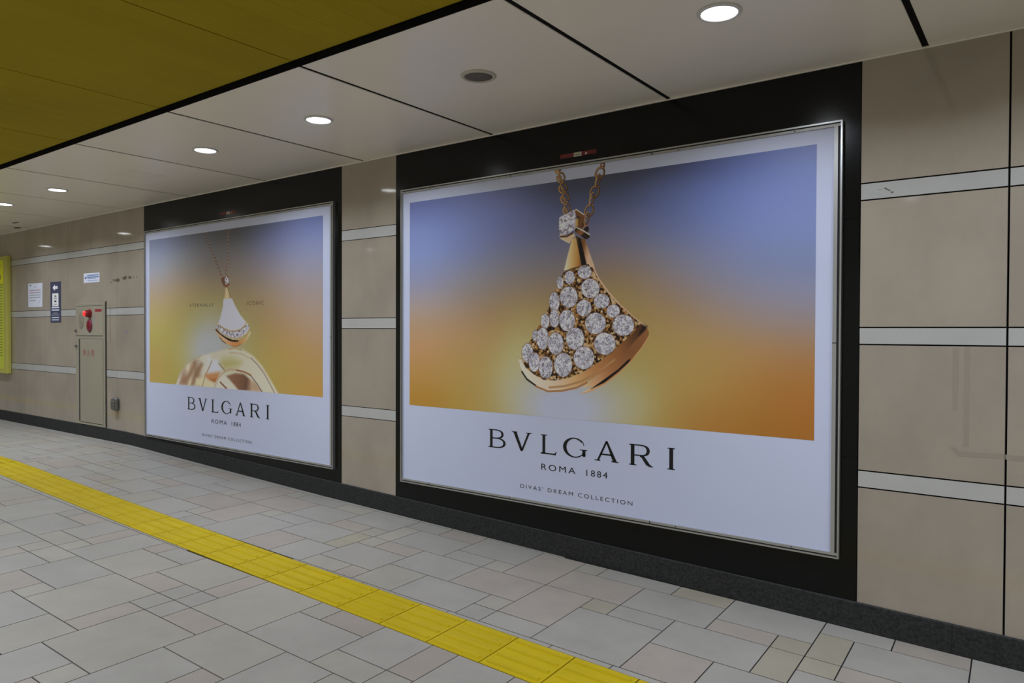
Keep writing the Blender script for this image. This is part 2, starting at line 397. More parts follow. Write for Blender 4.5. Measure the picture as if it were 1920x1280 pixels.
for a, b in ((-7.489, -4.416), (-3.824, -.728)):
    zj = [min(zf(a), zf(b))+0.04, CAMZ-.591, CAMZ+.541, ZCEIL+0.01]
    for z0, z1 in zip(zj[:-1], zj[1:]):
        box('black_slab', a+.0035, b-.0035, YW, YW+0.0155, z0+.0008, z1-.0008, 'black', wall)
# stains, residue and cracks on the slabs
def blob(cx, cz, rx, rz, n=9, seed=1):
    r = random.Random(seed)
    return [(cx+rx*math.cos(2*math.pi*k/n)*r.uniform(.55, 1.1), cz+rz*math.sin(2*math.pi*k/n)*r.uniform(.5, 1.1)) for k in range(n)]
zr = CAMZ+.55
flat('adhesive_residue', [blob(-8.06, zr-.01, .075, .022, 11, 3), blob(-8.15, zr-.008, .018, .022, 7, 4), blob(-7.90, zr+.004, .055, .026, 9, 5), blob(-7.79, zr+.006, .045, .02, 9, 6), blob(-7.64, zr+.004, .02, .01, 7, 7), blob(-8.21, zr-.03, .015, .012, 7, 8), blob(-7.71, zr+.004, .012, .008, 6, 9)], YW-.0006, 'residue', wall)
flat('crack', [[(-8.236, CAMZ+.28), (-8.228, CAMZ+.285), (-8.226, CAMZ+.18), (-8.231, CAMZ+.05), (-8.225, CAMZ-.02), (-8.232, CAMZ-.15), (-8.240, CAMZ-.148), (-8.237, CAMZ-.02), (-8.240, CAMZ+.06), (-8.235, CAMZ+.18)]], YW-.0005, 'crack', wall)
flat('ink_smudge', [blob(-7.872, CAMZ-.018, .02, .016, 8, 11), blob(-7.845, CAMZ-.032, .018, .014, 8, 12)], YW-.0005, 'purple', wall)
flat('scuff_mark', [[(-.632, CAMZ+.669), (-.627, CAMZ+.672), (-.603, CAMZ+.655), (-.606, CAMZ+.652)], blob(-.597, CAMZ+.647, .007, .005, 8, 13), [(-.658, CAMZ+.663), (-.644, CAMZ+.667), (-.646, CAMZ+.664)]], YW-.0005, 'residue', wall)
def wx(px, py):                             # point of the wall seen at a pixel of the photograph
    d = FWD+R2*((px-960)/FPX)+U2*(-(py-640)/FPX); t = YW/d.y
    return (d.x*t, CAMZ+d.z*t)
flat('tape_stain', [[wx(*q) for q in ((1786, 652), (1798, 652), (1798, 720), (1795, 770), (1787, 770), (1785, 715))], [wx(*q) for q in ((1808, 650), (1819, 650), (1817, 838), (1806, 838))], [wx(*q) for q in ((1780, 838), (1790, 838), (1800, 846), (1882, 851), (1882, 860), (1795, 855))]], YW-.0004, 'stain', wall)
flat('tape_stain', [[wx(*q) for q in ((1885, 852), (1920, 855), (1940, 857), (1940, 868), (1885, 861))]], YW-.0004, 'stain', wall)

# skirting slabs that follow the ramp
skirt = tag(empty('baseboard_back', (0, YW, 0)), kind='structure')
x = XA
while x < XB-.01:
    x2 = min(XB, x+0.58)
    vv = []
    for (xx) in (x+.0006, x2-.0006):
        vv += [(xx, YW-.012, zf(xx)-.01), (xx, YW+.016, zf(xx)-.01), (xx, YW+.016, zf(xx)+.130), (xx, YW-.008, zf(xx)+.130), (xx, YW-.012, zf(xx)+.126)]
    ff = [(0, 1, 2, 3, 4), (9, 8, 7, 6, 5)]+[(k, k+5, (k+1) % 5+5, (k+1) % 5) for k in range(5)]
    cxx = (x+x2)/2; me = mesh('skirting_slab', [(a-cxx, b-YW, c) for a, b, c in vv], ff)
    link('skirting_slab', me, 'base', skirt, (cxx, YW, 0)); x = x2

# other walls of the passage
fw = tag(box('wall_front', XA, XB, YF-.15, YF, -.3, ZCEIL+.3, 'oppwall'), kind='structure')
tag(box('wall_left', XA-.15, XA, YF-.15, YW+.15, -.3, ZCEIL+.3, 'oppwall'), kind='structure')
tag(box('wall_right', XB, XB+.15, YF-.15, YW+.15, -.3, ZCEIL+.3, 'oppwall'), kind='structure')

# ------------------------------------------------------------------ ceiling
ceil = tag(box('ceiling', XA, XB, YF-.05, YW+.05, ZCEIL+.06, ZCEIL+.2, 'plenum'), kind='structure')
XJ = -0.468; PP = 1.2335; GP = 0.0135
YB1, YB0 = 2.212, 0.318                    # edges of the white bands
k0 = int((XA-XJ)/PP)-1
for k in range(k0, 4):
    a = max(XA, XJ+k*PP+GP); b = min(XB, XJ+(k+1)*PP-GP)
    if b-a < .05: continue
    for (y0, y1) in ((YB1, YW-.006), (YF+.006, YB0)):
        bevbox('ceiling_panel', a, b, y0, y1, ZCEIL, ZCEIL+.03, 'ceil', ceil, .0015, 1)
    a2, b2 = a-GP+.004, b+GP-.004
    n = 8; wd = (b2-a2)/n
    for q in range(n):
        xa_, xb_ = a2+q*wd+.0006, a2+(q+1)*wd-.0006; hw = (xb_-xa_)/2; ym = (YB0+YB1)/2; hy = (YB1-YB0)/2
        prof = [(-hy+.018, .052), (-hy+.021, .036), (-hy+.030, .024), (-hy+.046, .0165), (-hy+.070, .0130), (-hy+.10, .012)]
        prof += [(-y_, z_) for y_, z_ in reversed(prof)]
        vv = [(-hw, y_, z_) for y_, z_ in prof]+[(hw, y_, z_) for y_, z_ in prof]; m_ = len(prof)
        ff = [(t, t+1, m_+t+1, m_+t) for t in range(m_-1)]
        vv += [(-hw, y_, z_+.004) for y_, z_ in prof]+[(hw, y_, z_+.004) for y_, z_ in prof]
        ff += [(2*m_+t, 3*m_+t, 3*m_+t+1, 2*m_+t+1) for t in range(m_-1)]
        ff += [(t+1, t, 2*m_+t, 2*m_+t+1) for t in range(m_-1)]+[(m_+t, m_+t+1, 3*m_+t+1, 3*m_+t) for t in range(m_-1)]
        link('mustard_slat', mesh('mustard_slat', vv, ff), 'ycel', ceil, ((xa_+xb_)/2, ym, ZCEIL))
    if k > k0+1:
        for (y0, y1) in ((YB1, YW-.006), (YF+.006, YB0)):
            box('joint_strip', a-2*GP-.001, a+.001, y0, y1, ZCEIL+.0045, ZCEIL+.02, 'plenum', ceil)
box('shadow_fascia', XA, XB, YB1-.006, YB1-.0005, ZCEIL+.0008, ZCEIL+.059, 'plenum', ceil)  # black strips paint the shade of the ceiling recess over the panel edges
box('shadow_fascia', XA, XB, YB0+.0005, YB0+.006, ZCEIL+.0008, ZCEIL+.059, 'plenum', ceil)
tag(box('trim_1', XA, XB, YW-.010, YW-.0005, ZCEIL-.007, ZCEIL-.001, 'ceil'), kind='structure')
tag(box('trim_2', XA, XB, YF+.0005, YF+.010, ZCEIL-.007, ZCEIL-.001, 'ceil'), kind='structure')
# access hatch outline and small holes in the ceiling
hx0, hx1, hy0, hy1 = -6.197, -5.915, 2.828, 3.11
bevbox('access_hatch', hx0, hx1, hy0, hy1, ZCEIL-.003, ZCEIL+.001, 'ceil', ceil, .0015, 1)
for (dx, dy, a, b) in ((-10.41, 3.585, .09, .035), (-9.93, 3.40, .10, .02)):
    flatp = [(dx+a*math.cos(t*.6283), dy+b*math.sin(t*.6283)) for t in range(10)]
    me = mesh('ceiling_stain', [(p-dx, q-dy, 0) for p, q in flatp], [tuple(reversed(range(10)))])
    link('ceiling_stain', me, 'residue', ceil, (dx, dy, ZCEIL-.0006))

# ------------------------------------------------------------------ downlights
lamp_data = bpy.data.lights.new('downlight_lamp', 'SPOT')
lamp_data.energy = LAMP_W; lamp_data.color = LAMP_COL; lamp_data.spot_size = math.radians(156); lamp_data.spot_blend = 0.02
lamp_data.shadow_soft_size = 0.06
lamp_data.use_nodes = True                 # photometric curve of the reflector: strong downwards, sharp cut-off near 70 degrees
ln = lamp_data.node_tree.nodes; ll = lamp_data.node_tree.links
tc = ln.new('ShaderNodeTexCoord'); sx_ = ln.new('ShaderNodeSeparateXYZ'); ab_ = ln.new('ShaderNodeMath'); ab_.operation = 'ABSOLUTE'
rp = ln.new('ShaderNodeValToRGB'); cr_ = rp.color_ramp
for pos, val in ((0.242, 0.0), (0.34, 0.13), (0.44, 0.235), (0.72, 0.45), (0.91, 0.9), (1.0, 1.0)):
    if pos == 0.242: el = cr_.elements[0]; el.position = pos
    elif pos == 1.0: el = cr_.elements[-1]; el.position = pos
    else: el = cr_.elements.new(pos)
    el.color = (val, val, val, 1)
em = [n_ for n_ in ln if n_.type == 'EMISSION'][0]
ll.new(tc.outputs['Normal'], sx_.inputs[0]); ll.new(sx_.outputs['Z'], ab_.inputs[0]); ll.new(ab_.outputs[0], rp.inputs[0]); ll.new(rp.outputs[0], em.inputs['Strength'])
def downlight(x, y, label, group=None, z=ZCEIL, r=0.075):
    e = tag(empty('downlight', (x, y, z)), label, 'downlight', group)
    lathe('trim_ring', [(r*.93, 0.0), (r*1.17, 0.0), (r*1.17, -.004), (r*1.08, -.009), (r*.97, -.009), (r*.93, -.004), (r*.93, 0)], 'trim', e, (x, y, z))
    lathe('lens', [(0.0001, -.006), (r*.55, -.006), (r*.935, -.0045), (r*.935, -.001)], 'lens', e, (x, y, z))
    lo = bpy.data.objects.new('lamp', lamp_data); COL.objects.link(lo); lo.parent = e; lo.location = (0, 0, -.03)
    return e
GL = 'ceiling downlights out of view'
YL = 2.826
downlight(-1.081, YL, 'large bright downlight nearest the camera, above the right end of the big pendant poster')
downlight(-3.573, YL, 'glowing round downlight just left of the round ceiling speaker')
downlight(-4.822, YL, 'glowing round downlight second to the left of the ceiling speaker')
downlight(-7.279, YL, 'glowing round downlight left of the access hatch in the white ceiling')
downlight(-8.545, YL, 'leftmost glowing downlight, cut by the left edge of the photo')
for x in (0.168, 1.417, -9.80, -12.29, -14.79):
    downlight(x, YL, 'round white downlight in the ceiling band outside the photo', GL)
for x in (1.417, 0.168, -1.081, -2.33, -3.573, -4.822, -6.07, -7.279, -8.545, -9.80, -11.04, -12.29):
    downlight(x, -0.302, 'round white downlight in the ceiling band outside the photo', GL)
sp_ = tag(empty('ceiling_speaker', (-2.316, 2.818, ZCEIL)), 'round ceiling speaker with dark grille in the white ceiling panel', 'speaker')
lathe('ring', [(.070, 0), (.090, 0), (.090, -.003), (.084, -.008), (.074, -.010), (.070, -.006), (.070, 0)], 'spkring', sp_, (-2.316, 2.818, ZCEIL))
lathe('grille', [(.0001, -.012), (.03, -.0115), (.055, -.009), (.0705, -.004), (.0705, -.001)], 'grille', sp_, (-2.316, 2.818, ZCEIL))

